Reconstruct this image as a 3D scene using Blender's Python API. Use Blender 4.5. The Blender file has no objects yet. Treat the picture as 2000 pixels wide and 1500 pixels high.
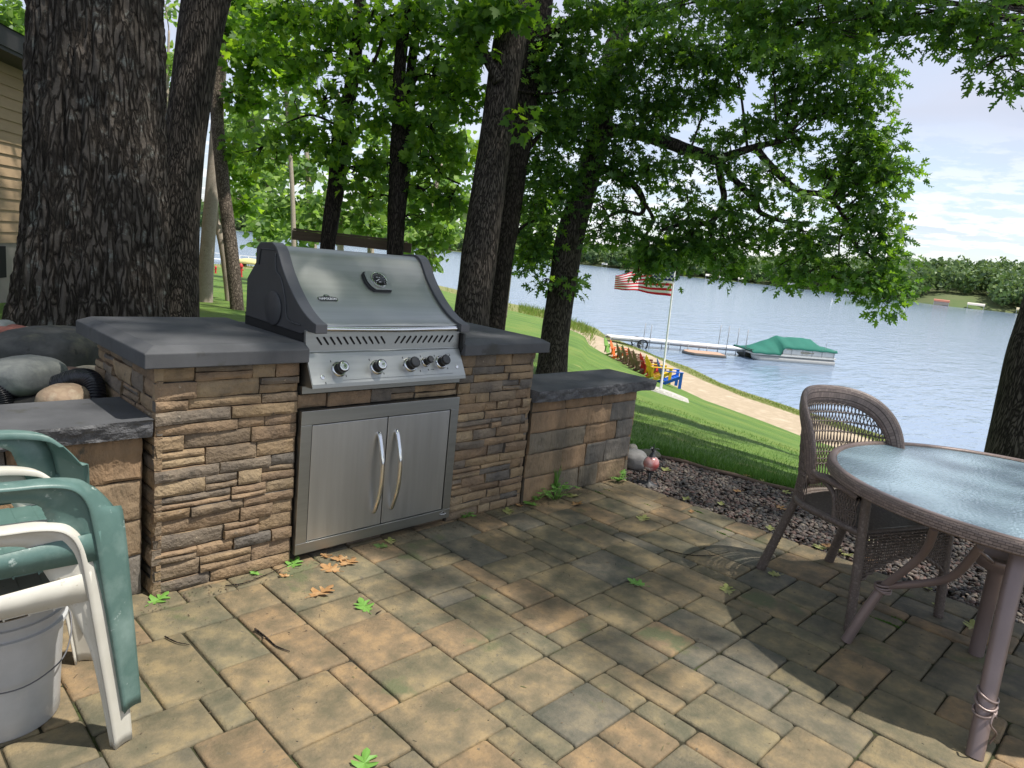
import bpy, math, random
import numpy as np
from mathutils import Vector, Matrix
random.seed(7); RNG = np.random.default_rng(7)
R = math.radians
S = bpy.context.scene
COL = S.collection

# ------------------------------------------------------------------ camera, world, sun, exposure
CAM = np.array([-0.915, -2.669, 1.45]); FPX = 1387.0; ROLL = R(6.0); PITCH = R(10.6)
FW = np.array([0.7208, 0.6931, 0.0]); RT = np.array([0.6931, -0.7208, 0.0]); UP = np.array([0, 0, 1.0])
_f = FW*math.cos(PITCH) - UP*math.sin(PITCH); _u = FW*math.sin(PITCH) + UP*math.cos(PITCH)
IX = math.cos(ROLL)*RT + math.sin(ROLL)*_u; IY = -math.sin(ROLL)*RT + math.cos(ROLL)*_u
cd = bpy.data.cameras.new('camera'); cam = bpy.data.objects.new('camera', cd); COL.objects.link(cam)
cd.sensor_width = 36; cd.lens = FPX/2000*36; cd.clip_start = 0.05; cd.clip_end = 4000
cam.matrix_world = Matrix(((IX[0], IY[0], -_f[0], CAM[0]), (IX[1], IY[1], -_f[1], CAM[1]), (IX[2], IY[2], -_f[2], CAM[2]), (0, 0, 0, 1)))
S.camera = cam
S.view_settings.view_transform = 'Standard'; S.view_settings.look = 'None'
S.view_settings.exposure = 0.75; S.view_settings.gamma = 1
SUN = Vector((0.25, -0.40, 1.0)).normalized()
sl = bpy.data.lights.new('sun', 'SUN'); sl.energy = 3.5; sl.angle = R(0.8); sl.color = (1.0, 0.95, 0.87)
so = bpy.data.objects.new('sun', sl); COL.objects.link(so); so.rotation_euler = SUN.to_track_quat('Z', 'Y').to_euler()
W = bpy.data.worlds.new('World'); S.world = W; W.use_nodes = True
def build_world():
    nt = W.node_tree; N = nt.nodes; Lk = nt.links
    bg = N['Background']; bg.inputs['Strength'].default_value = 0.13
    sky = N.new('ShaderNodeTexSky'); sky.sky_type = 'NISHITA'; sky.sun_disc = False
    sky.sun_elevation = math.asin(SUN.z); sky.sun_rotation = math.atan2(SUN.x, SUN.y)
    tc = N.new('ShaderNodeTexCoord'); sep = N.new('ShaderNodeSeparateXYZ'); Lk.new(tc.outputs['Generated'], sep.inputs[0])
    # flat cloud-deck coordinates: direction divided by its height
    ad = N.new('ShaderNodeMath'); ad.operation = 'ADD'; ad.inputs[1].default_value = 0.10; Lk.new(sep.outputs[2], ad.inputs[0])
    mx = N.new('ShaderNodeMath'); mx.operation = 'MAXIMUM'; mx.inputs[1].default_value = 0.05; Lk.new(ad.outputs[0], mx.inputs[0])
    dv = N.new('ShaderNodeVectorMath'); dv.operation = 'DIVIDE'
    cb = N.new('ShaderNodeCombineXYZ'); [Lk.new(mx.outputs[0], cb.inputs[i]) for i in range(3)]
    Lk.new(tc.outputs['Generated'], dv.inputs[0]); Lk.new(cb.outputs[0], dv.inputs[1])
    def noise(scale, det, vec, rough=0.55):
        n = N.new('ShaderNodeTexNoise'); n.inputs['Scale'].default_value = scale; n.inputs['Detail'].default_value = det
        n.inputs['Roughness'].default_value = rough; Lk.new(vec, n.inputs['Vector']); return n.outputs['Fac']
    def ramp(src, pts):
        r = N.new('ShaderNodeValToRGB'); e = r.color_ramp.elements
        while len(e) < len(pts): e.new(0.5)
        for k, (p, c) in zip(e, pts): k.position = p; k.color = c
        Lk.new(src, r.inputs[0]); return r.outputs[0]
    g = lambda v: (v, v, v, 1)
    veil = ramp(noise(0.55, 5, dv.outputs[0]), [(0.28, g(0.5)), (0.60, g(0.97))])
    cum = ramp(noise(3.2, 8, dv.outputs[0], 0.62), [(0.50, g(0)), (0.58, g(1))])
    grey = ramp(noise(1.1, 4, dv.outputs[0]), [(0.52, g(0)), (0.75, g(0.35))])
    low = ramp(sep.outputs[2], [(0.04, g(1)), (0.20, g(0.0))])
    # less veil near the horizon so blue shows through there
    lowv = ramp(sep.outputs[2], [(0.0, g(0.35)), (0.22, g(1.0))])
    def mixc(f, a, b):
        m = N.new('ShaderNodeMix'); m.data_type = 'RGBA'
        if isinstance(f, float): m.inputs[0].default_value = f
        else: Lk.new(f, m.inputs[0])
        for k, v in ((6, a), (7, b)):
            if isinstance(v, tuple): m.inputs[k].default_value = v
            else: Lk.new(v, m.inputs[k])
        return m.outputs[2]
    def mul(a, b):
        m = N.new('ShaderNodeMath'); m.operation = 'MULTIPLY'; Lk.new(a, m.inputs[0]); Lk.new(b, m.inputs[1]); return m.outputs[0]
    c = mixc(mul(veil, lowv), sky.outputs[0], (3.35, 3.58, 4.30, 1))
    c = mixc(grey, c, (2.8, 3.0, 3.55, 1))
    c = mixc(mul(cum, low), c, (5.4, 5.45, 5.6, 1))
    Lk.new(c, bg.inputs['Color'])
build_world()

def ray(px, py):
    u = (px-1000)/FPX; v = -(py-750)/FPX
    return IX*u + IY*v + _f
def at(px, py, d): return CAM + ray(px, py)*d
def onz(px, py, z=0.0):
    r = ray(px, py); return CAM + r*((z-CAM[2])/r[2])
def onpl(px, py, p, n):
    r = ray(px, py); n = np.array(n, float); return CAM + r*(np.dot(np.array(p)-CAM, n)/np.dot(r, n))

# ------------------------------------------------------------------ numpy noise
def _h(i, j, k):
    x = np.sin(i*127.1 + j*311.7 + k*74.7)*43758.5453
    return x - np.floor(x)
def vnoise(P):
    P = np.asarray(P, float); I = np.floor(P); f = P - I; f = f*f*(3-2*f); r = 0
    for a in (0, 1):
        for b in (0, 1):
            for c in (0, 1):
                w = (f[..., 0] if a else 1-f[..., 0])*(f[..., 1] if b else 1-f[..., 1])*(f[..., 2] if c else 1-f[..., 2])
                r = r + w*_h(I[..., 0]+a, I[..., 1]+b, I[..., 2]+c)
    return r
def fbm(P, o=3):
    P = np.asarray(P, float); return sum(vnoise(P*2**k + 17*k)/2**k for k in range(o))/(2-0.5**(o-1))

# ------------------------------------------------------------------ materials
def mat(name, cols, scale=4.0, rough=0.6, metal=0.0, bump=0.0, bscale=60.0, stretch=(1, 1, 1), island=None, coat=0.0, transl=0.0,
        tcol=None, spec=0.5, spots=None, detail=6, coords='Object', rrange=0.0, bdist=0.01, aniso=0, objrand=None, objmin=(0,0,0), ramp=(0.3, 0.7)):
    """procedural material: noise between cols; island: list of colours picked at random per connected piece; spots: (colour, scale, threshold)"""
    m = bpy.data.materials.new(name); m.use_nodes = True; nt = m.node_tree; N = nt.nodes; L = nt.links
    b = N['Principled BSDF']; b.inputs['Metallic'].default_value = metal; b.inputs['Roughness'].default_value = rough
    b.inputs['Specular IOR Level'].default_value = spec
    if coat: b.inputs['Coat Weight'].default_value = coat
    tc = N.new('ShaderNodeTexCoord'); mp = N.new('ShaderNodeMapping'); mp.inputs['Scale'].default_value = stretch
    L.new(tc.outputs[coords], mp.inputs[0]); V = mp.outputs[0]
    def nz(sc, det=detail, ro=0.6):
        n = N.new('ShaderNodeTexNoise'); n.inputs['Scale'].default_value = sc; n.inputs['Detail'].default_value = det
        n.inputs['Roughness'].default_value = ro; L.new(V, n.inputs['Vector']); return n.outputs['Fac']
    def rmp(src, cs, lo=0.3, hi=0.7, const=False):
        r = N.new('ShaderNodeValToRGB'); e = r.color_ramp.elements
        while len(e) < len(cs): e.new(0.5)
        for i, c in enumerate(cs):
            e[i].position = lo + (hi-lo)*i/max(1, len(cs) - (0 if const else 1)); e[i].color = (*c[:3], 1)
        if const: r.color_ramp.interpolation = 'CONSTANT'
        L.new(src, r.inputs[0]); return r.outputs[0]
    def mix(f, a, c, mode='MIX'):
        x = N.new('ShaderNodeMix'); x.data_type = 'RGBA'; x.blend_type = mode
        if isinstance(f, (int, float)): x.inputs[0].default_value = f
        else: L.new(f, x.inputs[0])
        for k, v in ((6, a), (7, c)):
            if isinstance(v, tuple): x.inputs[k].default_value = (*v[:3], 1)
            else: L.new(v, x.inputs[k])
        return x.outputs[2]
    if len(cols) == 1: cols = [cols[0], tuple(c*0.85 for c in cols[0])]
    c = rmp(nz(scale), cols, *ramp)
    if island:
        ge = N.new('ShaderNodeNewGeometry'); ic = rmp(ge.outputs['Random Per Island'], island, 0, 1, True)
        c = mix(0.99, c, ic, 'MULTIPLY')
    if spots:
        for (sc_, s_, th) in spots:
            f = rmp(nz(s_, 5), [(0, 0, 0), (1, 1, 1)], th, th+0.06); c = mix(f, c, sc_)
    L.new(c, b.inputs['Base Color'])
    if rrange:
        mr = N.new('ShaderNodeMapRange'); mr.inputs[3].default_value = rough-rrange; mr.inputs[4].default_value = rough+rrange
        L.new(nz(scale*2.3), mr.inputs[0]); L.new(mr.outputs[0], b.inputs['Roughness'])
    if bump:
        bm = N.new('ShaderNodeBump'); bm.inputs['Strength'].default_value = bump; bm.inputs['Distance'].default_value = bdist
        L.new(nz(bscale, 4), bm.inputs['Height']); L.new(bm.outputs[0], b.inputs['Normal'])
    if transl:
        t = N.new('ShaderNodeBsdfTranslucent'); ms = N.new('ShaderNodeMixShader'); ms.inputs[0].default_value = transl
        if tcol:
            tt = mix(1.0, c, (*tcol, 1), 'MULTIPLY'); L.new(tt, t.inputs[0])
        else: L.new(c, t.inputs[0])
        L.new(b.outputs[0], ms.inputs[1]); L.new(t.outputs[0], ms.inputs[2]); L.new(ms.outputs[0], N['Material Output'].inputs[0])
    return m

def leafmat(name, cols, tr=0.4, tm=(2.6, 2.5, 0.7)):
    return mat(name, [(1, 1, 1), (0.8, 0.85, 0.8)], scale=1.2, rough=0.5, island=cols, transl=tr, tcol=tm, spec=0.4)

M = {}
M['paver'] = mat('paver', [(1.45, 1.32, 1.10), (0.95, 0.92, 0.86), (0.62, 0.66, 0.62)], scale=9, ramp=(.36, .64), rough=0.85, bump=0.9, bscale=90, bdist=0.004,
    island=[(0.200, 0.145, 0.086), (0.160, 0.135, 0.085), (0.182, 0.145, 0.090), (0.136, 0.120, 0.084), (0.210, 0.152, 0.090), (0.152, 0.134, 0.086), (0.188, 0.148, 0.09), (0.130, 0.119, 0.092), (0.170, 0.142, 0.087)],
    spots=[((0.46, 0.40, 0.30), 120, 0.70), ((0.07, 0.06, 0.045), 95, 0.69), ((0.115, 0.12, 0.06), 2.6, 0.61), ((0.12, 0.105, 0.075), 26, 0.645)])
M['joint'] = mat('joint_moss', [(0.03, 0.025, 0.016), (0.04, 0.036, 0.018), (0.06, 0.085, 0.02)], scale=6, rough=1, bump=1, bscale=120)
M['stone'] = mat('ledge_stone', [(1.15, 1.1, 1.0), (0.55, 0.55, 0.56)], scale=9, rough=0.85, bump=0.9, bscale=55, bdist=0.012,
    island=[(0.299, 0.209, 0.124), (0.243, 0.169, 0.107), (0.328, 0.249, 0.158), (0.232, 0.175, 0.119), (0.282, 0.198, 0.124), (0.192, 0.158, 0.124), (0.322, 0.232, 0.141), (0.153, 0.136, 0.119), (0.266, 0.186, 0.119), (0.311, 0.226, 0.136)],
    spots=[((0.10, 0.085, 0.065), 18, 0.66), ((0.46, 0.38, 0.27), 26, 0.68)])
M['wall_stone'] = mat('split_stone', [(1.15, 1.08, 1.0), (0.5, 0.52, 0.52)], scale=5, rough=0.85, bump=0.8, bscale=30, bdist=0.015, stretch=(1.4, 1.4, 0.7),
    island=[(0.28, 0.185, 0.105), (0.23, 0.16, 0.10), (0.21, 0.18, 0.135), (0.31, 0.21, 0.125), (0.19, 0.175, 0.155), (0.26, 0.19, 0.12)],
    spots=[((0.10, 0.09, 0.07), 9, 0.64), ((0.16, 0.15, 0.06), 4, 0.66)])
M['mortar'] = mat('mortar', [(0.03, 0.025, 0.02), (0.06, 0.05, 0.035)], scale=20, rough=1)
M['cap'] = mat('concrete_cap', [(0.092, 0.094, 0.10), (0.055, 0.057, 0.062)], scale=5, rough=0.75, bump=0.35, bscale=220, bdist=0.003, rrange=0.1,
    spots=[((0.16, 0.16, 0.165), 160, 0.71), ((0.055, 0.055, 0.052), 6, 0.64)])
M['cap_rock'] = mat('rock_face_cap', [(0.16, 0.16, 0.165), (0.07, 0.07, 0.075)], scale=16, rough=0.85, bump=0.9, bscale=70, bdist=0.01, spots=[((0.27, 0.26, 0.24), 60, 0.68)])
def steel(name, c, rough, sx, an=0.25):
    m = mat(name, [c, tuple(v*0.86 for v in c)], scale=3.0, rough=rough, metal=1.0, stretch=sx, bump=0.06, bscale=40, bdist=0.001, rrange=0.07,
        spots=[(tuple(v*0.6 for v in c), 9, 0.72)]); return m
M['steel'] = steel('brushed_steel', (0.42, 0.43, 0.42), 0.40, (0.5, 14, 14))
M['steel_v'] = steel('door_steel', (0.60, 0.605, 0.60), 0.42, (9, 9, 0.5))
M['chrome'] = mat('chrome', [(0.75, 0.75, 0.75), (0.68, 0.68, 0.68)], rough=0.08, metal=1)
M['cast'] = mat('cast_black_paint', [(0.055, 0.056, 0.060), (0.042, 0.043, 0.047)], scale=8, rough=0.5, bump=0.1, bscale=300, bdist=0.001)
M['cast_grey'] = mat('cast_grey_paint', [(0.12, 0.12, 0.13), (0.10, 0.10, 0.108)], scale=8, rough=0.42, bump=0.1, bscale=300, bdist=0.001)
M['black'] = mat('black_plastic', [(0.012, 0.012, 0.013)], rough=0.35)
M['blackm'] = mat('matte_black', [(0.01, 0.01, 0.01)], rough=0.9)
M['white'] = mat('white_print', [(0.8, 0.8, 0.8)], rough=0.5)
M['green_pl'] = mat('sea_green_plastic', [(0.115, 0.20, 0.18), (0.09, 0.165, 0.148), (0.19, 0.28, 0.255)], scale=6, rough=0.42, bump=0.05, bscale=150, spots=[((0.36, 0.44, 0.41), 26, 0.64), ((0.07, 0.12, 0.11), 50, 0.72)], transl=0.05)
M['white_pl'] = mat('dirty_white_plastic', [(0.66, 0.64, 0.58), (0.52, 0.50, 0.43)], scale=6, rough=0.4, spots=[((0.24, 0.21, 0.15), 22, 0.66), ((0.10, 0.08, 0.06), 70, 0.73)], transl=0.05)
M['bucket'] = mat('bucket_plastic', [(0.50, 0.505, 0.51), (0.36, 0.365, 0.36)], scale=5, rough=0.35, spots=[((0.04, 0.035, 0.03), 75, 0.73), ((0.45, 0.45, 0.44), 12, 0.62)])
M['wicker'] = mat('brown_wicker', [(0.18, 0.14, 0.12), (0.105, 0.082, 0.07), (0.23, 0.185, 0.16)], scale=60, rough=0.5, bump=0.5, bscale=180, bdist=0.003)
M['wicker_band'] = None
M['tube_metal'] = mat('mauve_brown_metal', [(0.27, 0.205, 0.19), (0.21, 0.16, 0.15)], scale=5, rough=0.35, metal=0.3, spots=[((0.14, 0.11, 0.10), 20, 0.68)])
M['sand'] = mat('beach_sand', [(0.44, 0.355, 0.245), (0.36, 0.285, 0.19), (0.49, 0.40, 0.285)], scale=1.6, rough=1, bump=0.6, bscale=9, bdist=0.05, spots=[((0.36, 0.28, 0.20), 5, 0.66)])
M['grass'] = mat('lawn_grass', [(0.055, 0.125, 0.012), (0.095, 0.18, 0.020), (0.16, 0.215, 0.035)], scale=0.55, rough=0.9, bump=0.8, bscale=40, bdist=0.03, spots=[((0.22, 0.24, 0.06), 1.1, 0.66), ((0.05, 0.11, 0.012), 14, 0.62)])
M['weeds'] = mat('shore_weeds', [(0.26, 0.22, 0.10), (0.17, 0.20, 0.05), (0.33, 0.27, 0.15)], scale=2.2, rough=1, bump=1, bscale=25, bdist=0.05)
M['soil'] = mat('garden_soil', [(0.035, 0.026, 0.018), (0.07, 0.05, 0.035)], scale=9, rough=1, bump=1, bscale=60, bdist=0.02)
M['blade'] = mat('grass_blades', [(1, 1, 1), (0.8, 0.9, 0.8)], scale=1, rough=0.6, island=[(0.05, 0.14, 0.01), (0.08, 0.19, 0.015), (0.065, 0.16, 0.012), (0.11, 0.22, 0.03)], transl=0.3, tcol=(1.6, 1.6, 0.8))
M['pebble'] = mat('pebbles', [(0.85, 0.83, 0.76), (0.5, 0.50, 0.46)], scale=30, rough=0.7, bump=0.3, bscale=150, bdist=0.002,
    island=[(0.10, 0.085, 0.085), (0.15, 0.11, 0.10), (0.08, 0.075, 0.08), (0.20, 0.15, 0.135), (0.12, 0.11, 0.11), (0.17, 0.10, 0.09), (0.26, 0.22, 0.19), (0.09, 0.07, 0.07)])
M['rail'] = mat('weathered_wood', [(0.17, 0.115, 0.085), (0.10, 0.07, 0.052)], scale=4, stretch=(1, 1, 12), rough=0.9, bump=0.4)

def barkmat(name, c1, c2, c3, lich=None, sc=1.0, sz=0.16, bd=0.03, th=0.63, vs=9.0, crack=True):
    m = bpy.data.materials.new(name); m.use_nodes = True; nt = m.node_tree; N = nt.nodes; L = nt.links; b = N['Principled BSDF']
    b.inputs['Roughness'].default_value = 0.95; b.inputs['Specular IOR Level'].default_value = 0.2
    tc = N.new('ShaderNodeTexCoord'); mp = N.new('ShaderNodeMapping'); mp.inputs['Scale'].default_value = (sc, sc, sc*sz); L.new(tc.outputs['Object'], mp.inputs[0])
    n0 = N.new('ShaderNodeTexNoise'); n0.inputs['Scale'].default_value = 14; n0.inputs['Detail'].default_value = 4; L.new(mp.outputs[0], n0.inputs['Vector'])
    dm = N.new('ShaderNodeMix'); dm.data_type = 'RGBA'; dm.blend_type = 'LINEAR_LIGHT'; dm.inputs[0].default_value = 0.045; L.new(mp.outputs[0], dm.inputs[6]); L.new(n0.outputs['Color'], dm.inputs[7])
    vo = N.new('ShaderNodeTexVoronoi'); vo.feature = 'DISTANCE_TO_EDGE'; vo.inputs['Scale'].default_value = vs; L.new(dm.outputs[2], vo.inputs['Vector'])
    vr = N.new('ShaderNodeMapRange'); vr.inputs[1].default_value = 0.0; vr.inputs[2].default_value = 0.22; L.new(vo.outputs['Distance'], vr.inputs[0])
    n1 = N.new('ShaderNodeTexNoise'); n1.inputs['Scale'].default_value = 9; n1.inputs['Detail'].default_value = 9; n1.inputs['Roughness'].default_value = 0.7; L.new(tc.outputs['Object'], n1.inputs['Vector'])
    n3 = N.new('ShaderNodeTexNoise'); n3.inputs['Scale'].default_value = 60; n3.inputs['Detail'].default_value = 6; n3.inputs['Roughness'].default_value = 0.7; L.new(tc.outputs['Object'], n3.inputs['Vector'])
    def mth(op, a, c):
        q = N.new('ShaderNodeMath'); q.operation = op
        for k, v in ((0, a), (1, c)):
            if isinstance(v, (int, float)): q.inputs[k].default_value = v
            else: L.new(v, q.inputs[k])
        return q.outputs[0]
    hgt = mth('ADD', mth('MULTIPLY', vr.outputs[0], 0.62 if crack else 0.12), mth('ADD', mth('MULTIPLY', n1.outputs['Fac'], .45), mth('MULTIPLY', n3.outputs['Fac'], .30)))
    r = N.new('ShaderNodeValToRGB'); e = r.color_ramp.elements; e.new(0.5); o_ = 0 if crack else -.42
    for k, (p, c) in zip(e, ((0.36+o_*.4, c1), (0.78+o_, c2), (1.0+o_, c3))): k.position = min(1, p); k.color = (*c, 1)
    L.new(hgt, r.inputs[0]); out = r.outputs[0]
    if lich:
        r2 = N.new('ShaderNodeValToRGB'); r2.color_ramp.elements[0].position = th; r2.color_ramp.elements[1].position = th+0.05; L.new(n1.outputs['Fac'], r2.inputs[0])
        x = N.new('ShaderNodeMix'); x.data_type = 'RGBA'; L.new(mth('MULTIPLY', r2.outputs[0], mth('MULTIPLY', vr.outputs[0], .8)), x.inputs[0]); L.new(out, x.inputs[6]); x.inputs[7].default_value = (*lich, 1); out = x.outputs[2]
    L.new(out, b.inputs['Base Color'])
    bm = N.new('ShaderNodeBump'); bm.inputs['Strength'].default_value = 1; bm.inputs['Distance'].default_value = bd; L.new(hgt, bm.inputs['Height']); L.new(bm.outputs[0], b.inputs['Normal'])
    return m
M['bark'] = barkmat('oak_bark', (0.024, 0.019, 0.015), (0.066, 0.055, 0.045), (0.108, 0.092, 0.078), (0.19, 0.20, 0.18), sc=1.0, sz=.13, bd=0.03, th=.57, vs=26)
M['bark2'] = barkmat('ridged_bark', (0.015, 0.012, 0.010), (0.070, 0.057, 0.047), (0.12, 0.10, 0.084), None, sc=1.0, sz=0.10, bd=0.02, vs=48)
M['bark3'] = barkmat('dark_bark', (0.012, 0.009, 0.008), (0.036, 0.028, 0.023), (0.062, 0.050, 0.041), None, sc=1.0, sz=.2, bd=.015, vs=40)
M['bark_pale'] = barkmat('pale_bark', (0.15, 0.12, 0.09), (0.30, 0.25, 0.20), (0.40, 0.35, 0.29), (0.16, 0.14, 0.11), sc=1.0, sz=1.2, bd=0.006, th=0.60, vs=30, crack=False)
M['bark_mid'] = barkmat('grey_bark', (0.06, 0.046, 0.036), (0.13, 0.105, 0.082), (0.21, 0.17, 0.135), (0.27, 0.23, 0.18), sc=1.0, sz=0.4, bd=0.01, th=.6, vs=40)
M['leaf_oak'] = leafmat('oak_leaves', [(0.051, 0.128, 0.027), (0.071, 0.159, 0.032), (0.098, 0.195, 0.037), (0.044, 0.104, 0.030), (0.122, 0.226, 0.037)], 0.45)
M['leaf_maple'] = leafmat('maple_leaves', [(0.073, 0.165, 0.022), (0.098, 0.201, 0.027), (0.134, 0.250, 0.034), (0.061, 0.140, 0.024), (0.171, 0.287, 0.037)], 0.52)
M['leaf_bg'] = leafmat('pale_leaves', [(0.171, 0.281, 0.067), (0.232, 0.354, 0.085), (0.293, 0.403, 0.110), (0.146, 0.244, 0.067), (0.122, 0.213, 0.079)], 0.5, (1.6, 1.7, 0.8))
M['leaf_far'] = leafmat('far_leaves', [(0.10, 0.17, 0.06), (0.12, 0.20, 0.065), (0.16, 0.24, 0.075), (0.09, 0.15, 0.07), (0.18, 0.26, 0.08)], 0.3, (1.2, 1.2, 0.8))

# ------------------------------------------------------------------ object helpers
def tag(o, label=None, cat=None, group=None, kind=None):
    if label: o['label'] = label
    if cat: o['category'] = cat
    if group: o['group'] = group
    if kind: o['kind'] = kind
    return o
def empty(name, loc=(0, 0, 0), rz=0.0, parent=None):
    o = bpy.data.objects.new(name, None); COL.objects.link(o); o.location = loc; o.rotation_euler = (0, 0, rz); o.empty_display_size = 0.1
    if parent: o.parent = parent
    return o
def thing(name, label, cat, loc=(0, 0, 0), rz=0.0, group=None): return tag(empty(name, loc, rz), label, cat, group)
def copy_tree(o, parent=None):
    c = o.copy(); COL.objects.link(c); c.parent = parent
    for ch in [x for x in bpy.data.objects if x.parent == o]: copy_tree(ch, c)
    return c
class G:
    """collects geometry for ONE mesh object"""
    def __init__(s): s.v = []; s.f = []; s.n = 0; s.mi = []
    def add(s, V, F, mi=0):
        V = np.asarray(V, float).reshape(-1, 3); s.v.append(V)
        s.f += [tuple(int(i)+s.n for i in f) for f in F]; s.mi += [mi]*len(F); s.n += len(V); return s
    def box(s, a, b, mi=0, bev=0.0):
        x0, y0, z0 = a; x1, y1, z1 = b
        if bev <= 0:
            V = [(x, y, z) for z in (z0, z1) for y in (y0, y1) for x in (x0, x1)]
            return s.add(V, [(0, 2, 3, 1), (4, 5, 7, 6), (0, 1, 5, 4), (2, 6, 7, 3), (0, 4, 6, 2), (1, 3, 7, 5)], mi)
        # bevelled: 3 rings for top and bottom
        def ring(z, i):
            return [(x0+i, y0+bev, z), (x0+bev, y0+i, z), (x1-bev, y0+i, z), (x1-i, y0+bev, z), (x1-i, y1-bev, z), (x1-bev, y1-i, z), (x0+bev, y1-i, z), (x0+i, y1-bev, z)]
        V = ring(z0, bev) + ring(z0+bev, 0) + ring(z1-bev, 0) + ring(z1, bev)
        F = []
        for r in range(3):
            for k in range(8): a_, b_ = r*8+k, r*8+(k+1) % 8; F.append((a_, b_, b_+8, a_+8))
        F.append(tuple(range(7, -1, -1))); F.append(tuple(range(24, 32)))
        return s.add(V, F, mi)
    def obox(s, c, ax, ay, az, hx, hy, hz, mi=0):
        c, ax, ay, az = [np.array(q, float) for q in (c, ax, ay, az)]
        V = [c + ax*hx*i + ay*hy*j + az*hz*k for k in (-1, 1) for j in (-1, 1) for i in (-1, 1)]
        return s.add(V, [(0, 2, 3, 1), (4, 5, 7, 6), (0, 1, 5, 4), (2, 6, 7, 3), (0, 4, 6, 2), (1, 3, 7, 5)], mi)
    def tube(s, P, r, n=8, cap=True, flat=1.0, mi=0, noise=0.0):
        P = np.array(P, float); k = len(P); r = np.broadcast_to(np.array(r, float), (k,))
        T = np.gradient(P, axis=0); T /= np.linalg.norm(T, axis=1)[:, None]+1e-12
        u = np.cross(T[0], [0, 0, 1.0]);
        if np.linalg.norm(u) < 1e-3: u = np.cross(T[0], [1.0, 0, 0])
        u /= np.linalg.norm(u); V = []; an = np.linspace(0, 2*np.pi, n, endpoint=False)
        for i in range(k):
            u = u - T[i]*np.dot(u, T[i]); u /= np.linalg.norm(u); w = np.cross(T[i], u)
            V.append(P[i] + r[i]*(np.cos(an)[:, None]*u + flat*np.sin(an)[:, None]*w))
        V = np.concatenate(V)
        if noise:
            V = V + (fbm(V*np.array([3, 3, 1.0])/max(r.mean(), .03)*0.3, 3)[:, None]-0.5)*noise*np.repeat(r, n)[:, None]*(V-np.repeat(P, n, 0))/np.repeat(r, n)[:, None]
        F = [(i*n+j, i*n+(j+1) % n, (i+1)*n+(j+1) % n, (i+1)*n+j) for i in range(k-1) for j in range(n)]
        if cap: F += [tuple(range(n-1, -1, -1)), tuple((k-1)*n+j for j in range(n))]
        return s.add(V, F, mi)
    def lathe(s, prof, c=(0, 0, 0), n=32, axis=None, mi=0, cap=True):
        A = Matrix.Identity(3) if axis is None else Vector((0, 0, 1)).rotation_difference(Vector(axis)).to_matrix()
        A = np.array(A); V = []
        for (r, z) in prof:
            for k in range(n):
                a = 2*math.pi*k/n; V.append(A @ np.array([r*math.cos(a), r*math.sin(a), z]) + np.array(c))
        F = [(i*n+j, i*n+(j+1) % n, (i+1)*n+(j+1) % n, (i+1)*n+j) for i in range(len(prof)-1) for j in range(n)]
        if cap: F += [tuple(range(n-1, -1, -1)), tuple((len(prof)-1)*n+j for j in range(n))]
        return s.add(V, F, mi)
    def prism(s, poly, d0, d1, plane='yz', mi=0):
        """poly in plane (2-D) extruded along the third axis from d0 to d1"""
        def P(a, b, d): return {'yz': (d, a, b), 'xz': (a, d, b), 'xy': (a, b, d)}[plane]
        n = len(poly); V = [P(a, b, d0) for a, b in poly] + [P(a, b, d1) for a, b in poly]
        F = [(i, (i+1) % n, n+(i+1) % n, n+i) for i in range(n)] + [tuple(range(n-1, -1, -1)), tuple(range(n, 2*n))]
        return s.add(V, F, mi)
    def grid(s, P, mi=0, closed=False):
        """P: array (a,b,3)"""
        P = np.array(P, float); a, b = P.shape[:2]
        F = [(i*b+j, i*b+(j+1) % b, (i+1)*b+(j+1) % b, (i+1)*b+j) for i in range(a-1) for j in range(b if closed else b-1)]
        return s.add(P.reshape(-1, 3), F, mi)
    def build(s, name, m, parent=None, smooth=False, auto=None, solid=0.0, bev=0.0, fix=True):
        me = bpy.data.meshes.new(name); V = np.concatenate(s.v); me.from_pydata(V.tolist(), [], s.f)
        ms = m if isinstance(m, (list, tuple)) else [m]
        for x in ms: me.materials.append(x)
        if len(ms) > 1: me.polygons.foreach_set('material_index', s.mi)
        if fix:
            import bmesh
            bm = bmesh.new(); bm.from_mesh(me); bmesh.ops.recalc_face_normals(bm, faces=bm.faces); bm.to_mesh(me); bm.free()
        if smooth: me.polygons.foreach_set('use_smooth', [True]*len(me.polygons))
        if auto is not None: me.set_sharp_from_angle(angle=R(auto))
        me.update(); o = bpy.data.objects.new(name, me); COL.objects.link(o)
        if parent: o.parent = parent
        if solid: q = o.modifiers.new('s', 'SOLIDIFY'); q.thickness = solid; q.offset = 0
        if bev: q = o.modifiers.new('b', 'BEVEL'); q.width = bev; q.segments = 2; q.limit_method = 'ANGLE'
        return o
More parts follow.
